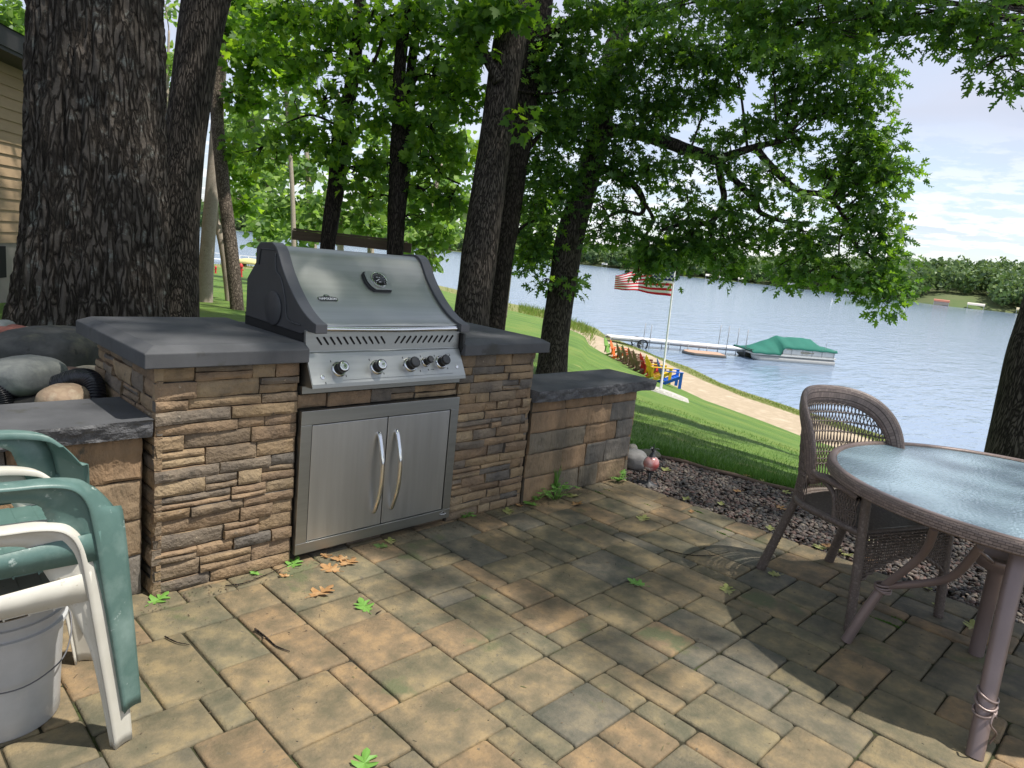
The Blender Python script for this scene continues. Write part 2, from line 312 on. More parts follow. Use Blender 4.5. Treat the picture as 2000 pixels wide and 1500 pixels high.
def npmesh(name, V, nper, m, parent=None, smooth=False, faces=None):
    """V (N,k,3): N copies; faces None = each copy is one k-gon, else list of faces (all same length) per copy"""
    N_, k = V.shape[:2]; me = bpy.data.meshes.new(name); me.vertices.add(N_*k); me.vertices.foreach_set('co', V.reshape(-1).astype(np.float32))
    if faces is None: idx = np.arange(N_*k).reshape(N_, k); fl = k
    else:
        F = np.array(faces); fl = F.shape[1]; idx = (F[None]+(np.arange(N_)*k)[:, None, None]).reshape(-1, fl)
    nf = len(idx); me.loops.add(nf*fl); me.loops.foreach_set('vertex_index', idx.reshape(-1).astype(np.int32))
    me.polygons.add(nf); me.polygons.foreach_set('loop_start', (np.arange(nf)*fl).astype(np.int32)); me.polygons.foreach_set('loop_total', np.full(nf, fl, np.int32))
    me.materials.append(m); me.update(calc_edges=True)
    if smooth: me.polygons.foreach_set('use_smooth', [True]*nf)
    o = bpy.data.objects.new(name, me); COL.objects.link(o)
    if parent: o.parent = parent
    return o
def smoothpath(pts, n):
    P = np.array(pts, float); k = len(P); t = np.linspace(0, k-1, n); out = []
    for x in t:
        i = min(int(x), k-2); f = x-i; p0 = P[max(i-1, 0)]; p1 = P[i]; p2 = P[i+1]; p3 = P[min(i+2, k-1)]
        out.append(0.5*((2*p1)+(-p0+p2)*f+(2*p0-5*p1+4*p2-p3)*f*f+(-p0+3*p1-3*p2+p3)*f**3))
    return np.array(out)

# ------------------------------------------------------------------ terrain (polar grid about the terrace)
WZ = -3.6
C2 = CAM[:2]
def pol(p): d = np.array(p[:2])-C2; return math.degrees(math.atan2(d[1], d[0])), math.hypot(*d)
def table(pts, z):
    q = sorted(pol(onz(px, py, z)) for px, py in pts); return np.array([a for a, _ in q]), np.array([b for _, b in q])
shore_px = [(-900, 440), (-400, 462), (0, 480), (390, 514), (500, 520), (700, 535), (850, 556), (982, 590), (1065, 606), (1115, 626), (1163, 640), (1182, 655), (1217, 668), (1281, 695), (1345, 717), (1403, 746), (1450, 764), (1560, 800), (1800, 875), (2000, 940), (2300, 1040), (2700, 1150)]
weed_px = [(-900, 442), (-400, 466), (0, 486), (390, 522), (500, 527), (700, 542), (850, 565), (982, 604), (1065, 622), (1115, 640), (1150, 650), (1203, 670), (1270, 694), (1323, 720), (1377, 745), (1450, 775), (1560, 812), (1800, 895), (2000, 965), (2300, 1070), (2700, 1190)]
sand_px = [(-900, 441), (-400, 464), (0, 484), (390, 520), (500, 526), (700, 541), (850, 564), (982, 603), (1065, 623), (1115, 645), (1140, 655), (1148, 672), (1171, 686), (1198, 700), (1270, 734), (1321, 756), (1377, 782), (1450, 808), (1560, 850), (1800, 935), (2000, 1010), (2300, 1130), (2700, 1270)]
TS, TW, TG = table(shore_px, WZ), table(weed_px, -3.44), table(sand_px, -3.18)
EDGE = [(-14, 0.40), (-0.02, 0.40), (0.0, 0.8), (2.06, 0.8), (2.1, 0.34), (3.12, 0.34), (3.35, 0.45), (3.80, 0.185), (3.99, -0.84), (4.2, -2.2), (4.3, -4), (4.3, -12)]
def edge_r(th):
    d = np.array([math.cos(R(th)), math.sin(R(th))]); best = 99.
    for a, b in zip(EDGE[:-1], EDGE[1:]):
        a = np.array(a)-C2; b = np.array(b)-C2; e = b-a; den = d[0]*e[1]-d[1]*e[0]
        if abs(den) < 1e-9: continue
        t = (a[0]*e[1]-a[1]*e[0])/den; s_ = (a[0]*d[1]-a[1]*d[0])/den
        if t > 0 and -1e-6 <= s_ <= 1+1e-6: best = min(best, t)
    return min(best, 12.)
def terr_params(th):
    rS = np.interp(th, *TS); rW = min(np.interp(th, *TW), rS-0.25); rG = min(np.interp(th, *TG), rW-0.05)
    r0 = edge_r(th); x0 = C2[0]+r0*math.cos(R(th)); z0 = np.interp(x0, [0.5, 2.0, 3.0, 3.3], [0.55, 0.25, 0.05, -0.012])
    return r0, z0, rG, rW, rS
def terrain_z(x, y):
    th, r = pol((x, y)); r0, z0, rG, rW, rS = terr_params(th)
    if r < r0: return z0 if r > r0-0.5 else 0.0
    u = min(1, (r-r0)/(rG-r0)); z = z0 + (-3.18-z0)*u
    if r > rG: z = -3.18-0.26*(r-rG)/(rW-rG) if r < rW else -3.44-0.16*(r-rW)/(rS-rW)
    return z
def hit(px, py):
    r = ray(px, py); t = 3.0
    while t < 400:
        p = CAM+r*t
        if p[2] < terrain_z(p[0], p[1]): return p
        t += 0.1
    return p
def build_terrain():
    ths = np.concatenate([np.arange(-62, 170, 0.5)])
    prm = [terr_params(t) for t in ths]
    us = np.concatenate([[0, 0.01, 0.03, 0.06], np.linspace(0.1, 1, 22)])
    def sheet(rows): # rows: function(prm)->list of (r,z)
        P = np.zeros((len(rows(prm[0])), len(ths), 3))
        for j, (t, p) in enumerate(zip(ths, prm)):
            for i, (r, z) in enumerate(rows(p)): P[i, j] = (C2[0]+r*math.cos(R(t)), C2[1]+r*math.sin(R(t)), z)
        return P
    lawn = sheet(lambda p: [(p[0]+(p[2]-p[0])*u, p[1]+(-3.18-p[1])*u) for u in us])
    lawn[3:-2, :, 2] += (fbm(lawn[3:-2]*0.25, 2)-0.5)*0.05
    tag(G().grid(lawn).build('lawn', M['grass'], smooth=True), kind='structure')
    bn = sheet(lambda p: [(p[2]+(p[3]-p[2])*u, -3.18-0.26*u) for u in np.linspace(0, 1, 6)])
    tag(G().grid(bn).build('beach', M['sand'], smooth=True), kind='structure')
    wd = sheet(lambda p: [(p[3]+(p[4]-p[3])*u, -3.44-0.16*u) for u in np.linspace(0, 1, 4)])
    tag(G().grid(wd).build('shore_edge', M['weeds'], smooth=True), kind='structure')
    ub = sheet(lambda p: [(p[4]+d, z) for d, z in ((0, -3.6), (3, -3.9), (12, -5), (60, -8))])
    tag(G().grid(ub).build('lake_bed', M['sand'], smooth=True), kind='structure')
    # soil bed behind the left wall, a sheet over the lawn's start
    sel = [j for j, t in enumerate(ths) if 85 < t < 150]
    P = np.zeros((6, len(sel), 3))
    for jj, j in enumerate(sel):
        t = ths[j]; r0, z0, rG, rW, rS = prm[j]
        for i, dr in enumerate(np.linspace(-0.03, 1.7, 6)):
            r = r0+dr; P[i, jj] = (C2[0]+r*math.cos(R(t)), C2[1]+r*math.sin(R(t)), z0-3.7*max(0, dr)/(rG-r0)+0.012)
    tag(G().grid(P).build('garden_bed', M['soil'], smooth=True), kind='structure')
    # beach grass tufts on the shore strip and the tall shore grass
    tufts = []
    def tuft(n, fn, h, w):
        B = np.array([fn() for _ in range(n)]); a = RNG.uniform(0, 6.28, n); hh = h*RNG.uniform(0.5, 1.2, n); ln = RNG.normal(0, 0.3, (n, 2))*hh[:, None]
        V = np.zeros((n, 3, 3)); V[:, 0] = B; V[:, 1] = B; V[:, 2] = B
        V[:, 0, 0] += np.cos(a)*w; V[:, 0, 1] += np.sin(a)*w; V[:, 1, 0] -= np.cos(a)*w; V[:, 1, 1] -= np.sin(a)*w
        V[:, 2, :2] += ln; V[:, 2, 2] += hh; tufts.append(V)
    def pt_strip():
        th = pol(onz(RNG.uniform(1150, 1900), 720, WZ))[0]; r0, z0, rG, rW, rS = terr_params(th); u = RNG.beta(2, 2); r = rW+(rS-rW)*u-0.1
        return (C2[0]+r*math.cos(R(th)), C2[1]+r*math.sin(R(th)), -3.44-0.16*u-0.02)
    tuft(9000, pt_strip, 0.10, 0.012)
    def pt_tall():
        th = pol(onz(RNG.choice([RNG.uniform(1010, 1068), RNG.uniform(1112, 1162), RNG.uniform(380, 1100)], p=[0.4, 0.35, 0.25]), 640, WZ))[0]
        r0, z0, rG, rW, rS = terr_params(th); r = rG+(rS-rG)*RNG.uniform(-0.3, 0.8)
        return (C2[0]+r*math.cos(R(th)), C2[1]+r*math.sin(R(th)), -3.5)
    tuft(2600, pt_tall, 0.5, 0.03)
    tag(npmesh('shore_grass', np.concatenate(tufts), 3, mat('shore_grass', [(1, 1, 1)], island=[(0.12, 0.22, 0.02), (0.17, 0.28, 0.03), (0.22, 0.27, 0.06), (0.14, 0.2, 0.03)], transl=0.3, tcol=(1.5, 1.5, .8))), kind='stuff', label='bright green grass and weeds along the water edge')
    # lawn blades near the terrace
    n = 90000; th = RNG.uniform(-25, 62, n); B = np.zeros((n, 3)); k = 0
    prm2 = [terr_params(t) for t in np.arange(-26, 63, 0.5)]; tt = np.arange(-26, 63, 0.5)
    r0 = np.interp(th, tt, [p[0] for p in prm2]); z0 = np.interp(th, tt, [p[1] for p in prm2]); rG = np.interp(th, tt, [p[2] for p in prm2])
    dr = RNG.uniform(0, 1, n)**1.6*7+0.02; r = r0+dr
    B[:, 0] = C2[0]+r*np.cos(np.radians(th)); B[:, 1] = C2[1]+r*np.sin(np.radians(th)); B[:, 2] = z0+(-3.18-z0)*dr/(rG-r0)-0.01
    B[:, 2] -= 0.03*(dr > 0.8)
    a = RNG.uniform(0, 6.28, n); h = RNG.uniform(0.04, 0.085, n)*(1+0.5*(dr < 0.15)); w = 0.0035+0.0008*dr; V = np.repeat(B[:, None], 3, 1)
    V[:, 0, 0] += np.cos(a)*w; V[:, 0, 1] += np.sin(a)*w; V[:, 1, 0] -= np.cos(a)*w; V[:, 1, 1] -= np.sin(a)*w
    V[:, 2, :2] += RNG.normal(0, 0.4, (n, 2))*h[:, None]; V[:, 2, 2] += h
    tag(npmesh('grass', V, 3, M['blade']), kind='stuff', label='short mown grass blades beside the gravel strip')
build_terrain()
# ground under and behind the terrace
tag(G().box((-9, -9, -0.40), (4.3, 0.4, -0.07)).build('ground', M['soil']), kind='structure')

# water
def water():
    m = bpy.data.materials.new('lake_water'); m.use_nodes = True; nt = m.node_tree; N = nt.nodes; L = nt.links; b = N['Principled BSDF']
    b.inputs['Base Color'].default_value = (0.20, 0.27, 0.37, 1); b.inputs['Roughness'].default_value = 0.12; b.inputs['IOR'].default_value = 1.33
    b.inputs['Specular IOR Level'].default_value = 0.9
    tc = N.new('ShaderNodeTexCoord'); mp = N.new('ShaderNodeMapping'); mp.inputs['Rotation'].default_value = (0, 0, R(-28)); mp.inputs['Scale'].default_value = (0.35, 1.0, 1); L.new(tc.outputs['Object'], mp.inputs[0])
    hs = []
    for sc, st in ((0.9, 1.0), (2.6, 0.45), (0.22, 0.6)):
        n = N.new('ShaderNodeTexNoise'); n.inputs['Scale'].default_value = sc; n.inputs['Detail'].default_value = 5; n.inputs['Distortion'].default_value = 0.4; L.new(mp.outputs[0], n.inputs['Vector'])
        q = N.new('ShaderNodeMath'); q.operation = 'MULTIPLY'; q.inputs[1].default_value = st; L.new(n.outputs['Fac'], q.inputs[0]); hs.append(q.outputs[0])
    s1 = N.new('ShaderNodeMath'); L.new(hs[0], s1.inputs[0]); L.new(hs[1], s1.inputs[1]); s2 = N.new('ShaderNodeMath'); L.new(s1.outputs[0], s2.inputs[0]); L.new(hs[2], s2.inputs[1])
    bm = N.new('ShaderNodeBump'); bm.inputs['Strength'].default_value = 0.8; bm.inputs['Distance'].default_value = 0.14; L.new(s2.outputs[0], bm.inputs['Height']); L.new(bm.outputs[0], b.inputs['Normal'])
    P = np.array([[(x, y, WZ) for x in np.linspace(-900, 1400, 24)] for y in np.linspace(-900, 1400, 24)])
    tag(G().grid(P).build('lake', m), kind='structure')
water()

# far shore
far_px = [(-900, 300), (-300, 365), (200, 421), (432, 446), (700, 473), (864, 489), (1137, 517), (1316, 538), (1500, 557), (1700, 580), (1850, 598), (2000, 614), (2300, 650), (2900, 720)]
def far_shore():
    q = sorted((*pol(onz(px, py+ (2 if px<600 else 0), WZ)),) for px, py in far_px); TA = np.array([a for a, _ in q]); TR = np.array([b for _, b in q])
    ths = np.arange(TA[0], TA[-1], 0.5); rows = ((0, WZ), (3, WZ+0.7), (30, 0.6), (80, 4.5), (160, 9), (400, 12), (700, 10)); hs = lambda t: float(np.interp(t, [-20, 10, 28, 45], [1.75, 1.55, .7, .5]))
    P = np.array([[(C2[0]+(np.interp(t, TA, TR)+d)*math.cos(R(t)), C2[1]+(np.interp(t, TA, TR)+d)*math.sin(R(t)), WZ+(z-WZ)*hs(t)) for t in ths] for d, z in rows])
    tag(G().grid(P).build('hills', mat('far_ground', [(0.07, 0.12, 0.03), (0.11, 0.13, 0.05), (0.05, 0.09, 0.025)], scale=0.05, rough=1), smooth=True), kind='structure')
    # forest: leaf-clump faces of many crowns in one mass
    n = 2600; V = []; cx = []
    th = RNG.uniform(TA[0], TA[-1], n); dd = 2+RNG.uniform(0, 1, n)**1.3*130
    # a mown clearing near px 1880
    clr = [pol(onz(p, 600, WZ))[0] for p in (1795, 1950)]
    for t, d in zip(th, dd):
        if clr[1] < t < clr[0] and d < 34: continue
        r = np.interp(t, TA, TR)+d; g = WZ+(np.interp(d, [x for x, _ in rows], [z for _, z in rows])-WZ)*hs(t); cx.append((C2[0]+r*math.cos(R(t)), C2[1]+r*math.sin(R(t)), g, RNG.uniform(9.5, 14.5)*(1.15 if t < 25 else .9)))
    cx = np.array(cx); K = 105; m_ = len(cx)
    D = RNG.normal(0, 1, (m_, K, 3)); D /= np.linalg.norm(D, axis=2)[..., None]; D *= RNG.uniform(0.72, 1.05, (m_, K, 1))
    h = cx[:, 3][:, None]; C = np.zeros((m_, K, 3)); w = h*RNG.uniform(0.36, 0.5, (m_, 1))
    C[..., 0] = cx[:, 0][:, None]+D[..., 0]*w; C[..., 1] = cx[:, 1][:, None]+D[..., 1]*w; C[..., 2] = cx[:, 2][:, None]+h*0.58+D[..., 2]*h*0.45
    C = C.reshape(-1, 3); k = len(C); s_ = RNG.uniform(0.8, 1.7, k)
    A = RNG.normal(0, 1, (k, 3)); A /= np.linalg.norm(A, axis=1)[:, None]; B = np.cross(A, RNG.normal(0, 1, (k, 3))); B /= np.linalg.norm(B, axis=1)[:, None]
    V = np.stack([C-A*s_[:, None], C-B*s_[:, None]*.6, C+A*s_[:, None], C+B*s_[:, None]*.6], 1)
    # per-tree shade: order by tree keeps islands separate
    tag(npmesh('far_forest', V, 4, M['leaf_far']), kind='stuff', label='green wooded shoreline across the lake')
    return TA, TR
TA, TR = far_shore()
def far_house():
    specs = [(1384, 541, 3.5, (0.75, 0.72, 0.66), 'small white boathouse on the far shore right of the flagpole'),
             (1412, 545, 4.5, (0.7, 0.7, 0.68), 'white covered boat lift on the far shore between flagpole and leaves'),
             (1448, 551, 4, (0.6, 0.58, 0.52), 'cream boat lift with canopy on the far shore left of the hanging oak tip'),
             (1546, 562, 5, (0.72, 0.7, 0.68), 'low white lift canopy on the far shore behind the oak leaves'),
             (1653, 573, 4, (0.72, 0.7, 0.68), 'white lift canopy on the far shore behind the reeds'),
             (1838, 594, 6.5, (0.42, 0.16, 0.10), 'long red roofed boathouse at the grass clearing on the far shore'),
             (1905, 602, 7, (0.68, 0.62, 0.55), 'pale roofed boat lift right of the red boathouse'),
             (1996, 614, 5, (0.7, 0.62, 0.42), 'yellowish lift canopy at the right end of the far shore'),
             (1180, 524, 3.5, (0.7, 0.7, 0.68), 'tiny white lift canopy far behind the leaning oak')]
    for px, py, w, c, lab in specs:
        th = pol(onz(px, py, WZ))[0]; r = np.interp(th, TA, TR)-2; x, y = C2[0]+r*math.cos(R(th)), C2[1]+r*math.sin(R(th))
        t = thing('boathouse', lab, 'boathouse', (x, y, WZ), R(th)+math.pi/2, 'lifts and boathouses across the lake')
        wm = M.get('lift_post') or M.setdefault('lift_post', mat('lift_post', [(0.5, 0.5, 0.48)]))
        for sx in (-1, 1):
            for sy in (-1, 1): G().box((sx*w/2-.1, sy*1.6-.1, -1), (sx*w/2+.1, sy*1.6+.1, 2.0)).build('post', wm, t)
        g = G(); g.prism([(-1.9, 1.9), (-1.5, 2.7), (0, 3.1), (1.5, 2.7), (1.9, 1.9)], -w/2-.3, w/2+.3, 'yz'); g.build('roof', mat('roof', [c]), t)
        if c[0] < .5: G().box((-w/2, -1.5, 0.2), (w/2, 1.5, 1.9)).build('wall', mat('wall', [(0.5, 0.42, 0.33)]), t)
far_house()

# ------------------------------------------------------------------ terrace of random-size pavers
def patio():
    u = 0.0975; nx0, nx1, ny0, ny1 = -14, 31, -60, 4      # cells; x edge at 31*u = 3.02
    W_, H_ = nx1-nx0, ny1-ny0; occ = np.zeros((W_, H_), bool); pc = []
    for j in range(H_):                                   # border course along the gravel
        pass
    j = 0
    while j < H_:
        l = random.choice((2, 3, 3, 4)); l = min(l, H_-j); pc.append((W_-2, j, 2, l)); occ[W_-2:, j:j+l] = True; j += l
    sizes = [((3, 4), .25), ((4, 3), .25), ((3, 3), 1.2), ((2, 3), 6), ((3, 2), 6), ((2, 2), 5), ((4, 2), .4), ((2, 4), .4), ((2, 1), 1), ((1, 2), 1), ((3, 1), .3), ((1, 3), .3)]
    for j in range(H_-1, -1, -1):
        for i in range(W_):
            if occ[i, j]: continue
            c = [(s, w) for s, w in sizes if i+s[0] <= W_ and j-s[1]+1 >= 0 and not occ[i:i+s[0], j-s[1]+1:j+1].any()]
            s = random.choices([a for a, _ in c], [b for _, b in c])[0] if c else (1, 1)
            occ[i:i+s[0], j-s[1]+1:j+1] = True; pc.append((i, j-s[1]+1, *s))
    g = G()
    for (i, j, a, b) in pc:
        x0, x1 = (nx0+i)*u, (nx0+i+a)*u; y0, y1 = (ny0+j)*u, (ny0+j+b)*u
        if y0 > 0.12 and x0 < 3.05 and y1 > 0.2: continue
        e = random.uniform(0.0015, 0.0032); x0 += e; x1 -= e; y0 += e; y1 -= e; cx, cy = (x0+x1)/2, (y0+y1)/2
        def ring(ins, z, rr):
            out = []; X0, X1, Y0, Y1 = x0+ins, x1-ins, y0+ins, y1-ins; rr = min(rr, (X1-X0)*.3, (Y1-Y0)*.3)
            for (qx, qy, a0) in ((X1-rr, Y0+rr, -90), (X1-rr, Y1-rr, 0), (X0+rr, Y1-rr, 90), (X0+rr, Y0+rr, 180)):
                for k in range(4): an = R(a0+30*k); out.append((qx+rr*math.cos(an), qy+rr*math.sin(an), z))
            return out
        tz = random.uniform(-0.0022, 0.0022); jit = 0.0028; RR = random.uniform(.007, .011)+.010*min(1, max(0, (cx-.8)/1.2))
        V = np.array(ring(0, -0.03, RR)+ring(0, -0.008, RR)+ring(0.003, -0.0025, RR)+ring(0.009, 0.0, RR*.9))
        nz = (vnoise(V*np.array([38, 38, 0])+np.array([i*3.1, j*1.7, 0]))-.5)*2*jit; V[:, 0] += nz; V[:, 1] += (vnoise(V*np.array([31, 31, 0])+9+i+j)-.5)*2*jit
        V[:, 2] += tz+(V[:, 0]-cx)*random.uniform(-.006, .006)+(V[:, 1]-cy)*random.uniform(-.006, .006)
        F = [(r*16+k, r*16+(k+1) % 16, (r+1)*16+(k+1) % 16, (r+1)*16+k) for r in range(3) for k in range(16)]+[tuple(range(48, 64))]
        g.add(V, F)
    o = g.build('patio', M['paver'], smooth=True, auto=50); tag(o, kind='structure')
    gj = G(); P = np.array([[(x, y, 0) for x in np.arange(-1.4, 3.04, 0.03)] for y in np.arange(-3.6, 0.3, 0.03)]); P[..., 2] = -0.0125+0.009*(fbm(P*9, 3)-.35)
    gj.grid(P); gj.box((-1.4, -6, -0.06), (3.03, -3.6, -0.012)); tag(gj.build('patio_joints', M['joint'], smooth=True), kind='structure')
patio()
# moss tufts in joints
def moss():
    pts = []
    for (px, py) in [(1365, 1000), (1268, 985), (1415, 1040), (1720, 1215), (1745, 1215), (990, 985), (1180, 960)]:
        c = onz(px, py); n = 120; q = c+RNG.normal(0, 1, (n, 3))*np.array([.018, .018, 0]); q[:, 0] += (np.round(q[:, 0]/.0975)*.0975-q[:, 0])*.85; q[:, 2] = -0.004; pts.append(q)
    B = np.concatenate(pts); n = len(B); a = RNG.uniform(0, 6.28, n); V = np.repeat(B[:, None], 3, 1); w = 0.003; h = RNG.uniform(0.004, 0.012, n)
    V[:, 0, 0] += np.cos(a)*w; V[:, 0, 1] += np.sin(a)*w; V[:, 1, 0] -= np.cos(a)*w; V[:, 1, 1] -= np.sin(a)*w; V[:, 2, 2] += h; V[:, 2, :2] += RNG.normal(0, .003, (n, 2))
    tag(npmesh('moss', V, 3, M['blade']), kind='stuff', label='tiny moss tufts growing in the paver joints')
moss()
ICO_V = None
def ico():
    t = (1+5**.5)/2; V = np.array([(-1, t, 0), (1, t, 0), (-1, -t, 0), (1, -t, 0), (0, -1, t), (0, 1, t), (0, -1, -t), (0, 1, -t), (t, 0, -1), (t, 0, 1), (-t, 0, -1), (-t, 0, 1)], float)
    V /= np.linalg.norm(V[0]); F = [(0, 11, 5), (0, 5, 1), (0, 1, 7), (0, 7, 10), (0, 10, 11), (1, 5, 9), (5, 11, 4), (11, 10, 2), (10, 7, 6), (7, 1, 8), (3, 9, 4), (3, 4, 2), (3, 2, 6), (3, 6, 8), (3, 8, 9), (4, 9, 5), (2, 4, 11), (6, 2, 10), (8, 6, 7), (9, 8, 1)]
    return V, F
def gravel():
    V, F = ico(); # one subdivision
    idx = {}; V = list(map(tuple, V)); F2 = []
    def mid(a, b):
        k = (min(a, b), max(a, b))
        if k not in idx: m_ = np.array(V[a])+np.array(V[b]); m_ /= np.linalg.norm(m_); idx[k] = len(V); V.append(tuple(m_))
        return idx[k]
    for a, b, c in F: x, y, z = mid(a, b), mid(b, c), mid(c, a); F2 += [(a, x, z), (b, y, x), (c, z, y), (x, y, z)]
    V = np.array(V); pts = []
    n = 19000
    x = RNG.uniform(3.03, 4.25, n); y = RNG.uniform(-4.2, 0.40, n)
    ex = np.interp(y, [-4, -2.2, -0.84, 0.185, 0.45], [4.3, 4.2, 3.99, 3.80, 3.35])
    ok = (x < ex-0.03); x, y = x[ok], y[ok]; n = len(x)
    s = RNG.uniform(0.006, 0.0155, n)*np.array([1, 1.0])[RNG.integers(0, 2, n)]
    z = -0.022+RNG.uniform(0, 0.016, n)
    sc = np.stack([s*RNG.uniform(.9, 1.5, n), s*RNG.uniform(.8, 1.1, n), s*RNG.uniform(.5, .75, n)], 1)
    a = RNG.uniform(0, 6.28, n); P = V[None]*sc[:, None]; P = P*(1+0.12*RNG.normal(0, 1, (n, len(V), 1)))
    tl = RNG.normal(0, .35, n); X = P[..., 0].copy(); P[..., 0] = X*np.cos(tl)[:, None]+P[..., 2]*np.sin(tl)[:, None]; P[..., 2] = -X*np.sin(tl)[:, None]+P[..., 2]*np.cos(tl)[:, None]
    X, Y = P[..., 0].copy(), P[..., 1].copy(); P[..., 0] = X*np.cos(a)[:, None]-Y*np.sin(a)[:, None]+x[:, None]; P[..., 1] = X*np.sin(a)[:, None]+Y*np.cos(a)[:, None]+y[:, None]; P[..., 2] += z[:, None]
    tag(npmesh('gravel', P, 3, M['pebble'], smooth=True, faces=F2), kind='stuff', label='dark multicoloured river pebbles along the terrace edge')
    g = G(); Q = np.array([[(3.02+(float(np.interp(b_, [-4, -2.2, -0.84, 0.185, 0.45], [4.3, 4.2, 3.99, 3.80, 3.35]))-3.03)*f_, b_, -0.03) for f_ in (0, 1)] for b_ in (-9, -4, -3, -2.2, -1.5, -.84, -.3, .185, .3, .45)]); g.grid(Q); tag(g.build('gravel_bed', M['soil']), kind='structure')
    # edging strip between pebbles and lawn
    e = [(3.35, 0.44), (3.55, 0.33), (3.80, 0.185), (3.90, -0.3), (3.99, -0.84), (4.1, -1.5), (4.2, -2.2), (4.28, -4)]
    P = smoothpath([(a_-0.012, b_, 0) for a_, b_ in e], 60); g = G()
    g.tube([(p[0], p[1], -0.004+0.004*math.sin(i)) for i, p in enumerate(P)], 0.017, 8); tag(g.build('lawn_edging', M['rail'], smooth=True), 'low brown plastic edging between pebbles and lawn', 'edging')
gravel()

# ------------------------------------------------------------------ stonework
def stone(g, a, b, axis, out, amp=0.006, nseg=0.011, rnd=0.005):
    """a=(u0,w0), b=(u1,w1) rectangle in the wall plane; axis 'x' wall facing -y, 'y' wall facing -x (or +x if out>0)"""
    (u0, w0), (u1, w1) = a, b; nu = max(3, int((u1-u0)/nseg)); nw = max(3, int((w1-w0)/nseg))
    U = np.linspace(0, 1, nu+1); Wd = np.linspace(0, 1, nw+1); off = RNG.uniform(0, 99, 3)
    UU, WW = np.meshgrid(U, Wd); P2 = np.stack([u0+(u1-u0)*UU, w0+(w1-w0)*WW, 0*UU], -1)
    nsy = (fbm(P2*np.array([1, 1, 0])*18+off, 3)-.5)*2
    ed = np.minimum(np.minimum(UU*(u1-u0), (1-UU)*(u1-u0)), np.minimum(WW*(w1-w0), (1-WW)*(w1-w0)))
    tl = .16 if w1-w0 < .085 else .06
    pl = [RNG.uniform(0, .005)+(UU-RNG.uniform(.2, .8))*(u1-u0)*RNG.uniform(-.06, .06)+(WW-RNG.uniform(.2, .8))*(w1-w0)*RNG.uniform(-tl, tl) for _ in range(4)]
    prot = out + np.minimum.reduce(pl) + nsy*amp*.45 + (np.floor(fbm(P2*np.array([9, 30, 0])+off, 2)*5)/5-.4)*.007 - rnd*np.exp(-ed/0.0025)
    ju = (vnoise(P2*60+off)-.5)*0.004; jw = (vnoise(P2*np.array([22, 40, 1])+off+5)-.5)*0.0045
    uu = P2[..., 0]+ju; ww = P2[..., 1]+jw
    rings = []
    if axis == 'x': P = np.stack([uu, -prot, ww], -1)
    else: P = np.stack([-prot, uu, ww], -1)
    n0 = g.n; a_, b_ = P.shape[:2]; g.grid(P)
    # skirt back to the wall core
    loop = [(0, j) for j in range(b_)]+[(i, b_-1) for i in range(1, a_)]+[(a_-1, j) for j in range(b_-2, -1, -1)]+[(i, 0) for i in range(a_-2, 0, -1)]
    A = np.array([P[i, j] for i, j in loop]); B = A.copy(); k = 1 if axis == 'x' else 0; B[:, k] = -(-0.03) if out > -0.02 else -(out-0.05)
    n = len(A); g.add(np.concatenate([A, B]), [(i, (i+1) % n, n+(i+1) % n, n+i) for i in range(n)])
def rows(g, u0, u1, z0, z1, axis, hs, ls, out=0.0, amp=0.006, jitter=0.007, gap=0.0022, shift=None, blocks=()):
    z = z0
    while z < z1-0.012:
        h = random.uniform(*hs)
        if z+h > z1-hs[0]*0.6: h = z1-z
        u = u0
        while u < u1-0.01:
            l = random.uniform(*ls)
            if u+l > u1-ls[0]*0.7: l = u1-u
            if h > 0.052 and random.random() < .3 and hs[1] < .1 and l > .06:
                q = h*random.uniform(.4, .6)
                stone(g, (u+gap, z+gap), (u+l-gap, z+q-gap), axis, out+random.uniform(-jitter, jitter), amp)
                stone(g, (u+gap, z+q+gap), (u+l-gap, z+h-gap), axis, out+random.uniform(-jitter, jitter), amp)
            else: stone(g, (u+gap, z+gap), (u+l-gap, z+h-gap), axis, out+random.uniform(-jitter, jitter), amp)
            u += l
        z += h
CX1 = 2.03; CT = 0.905  # counter right end, top of stone
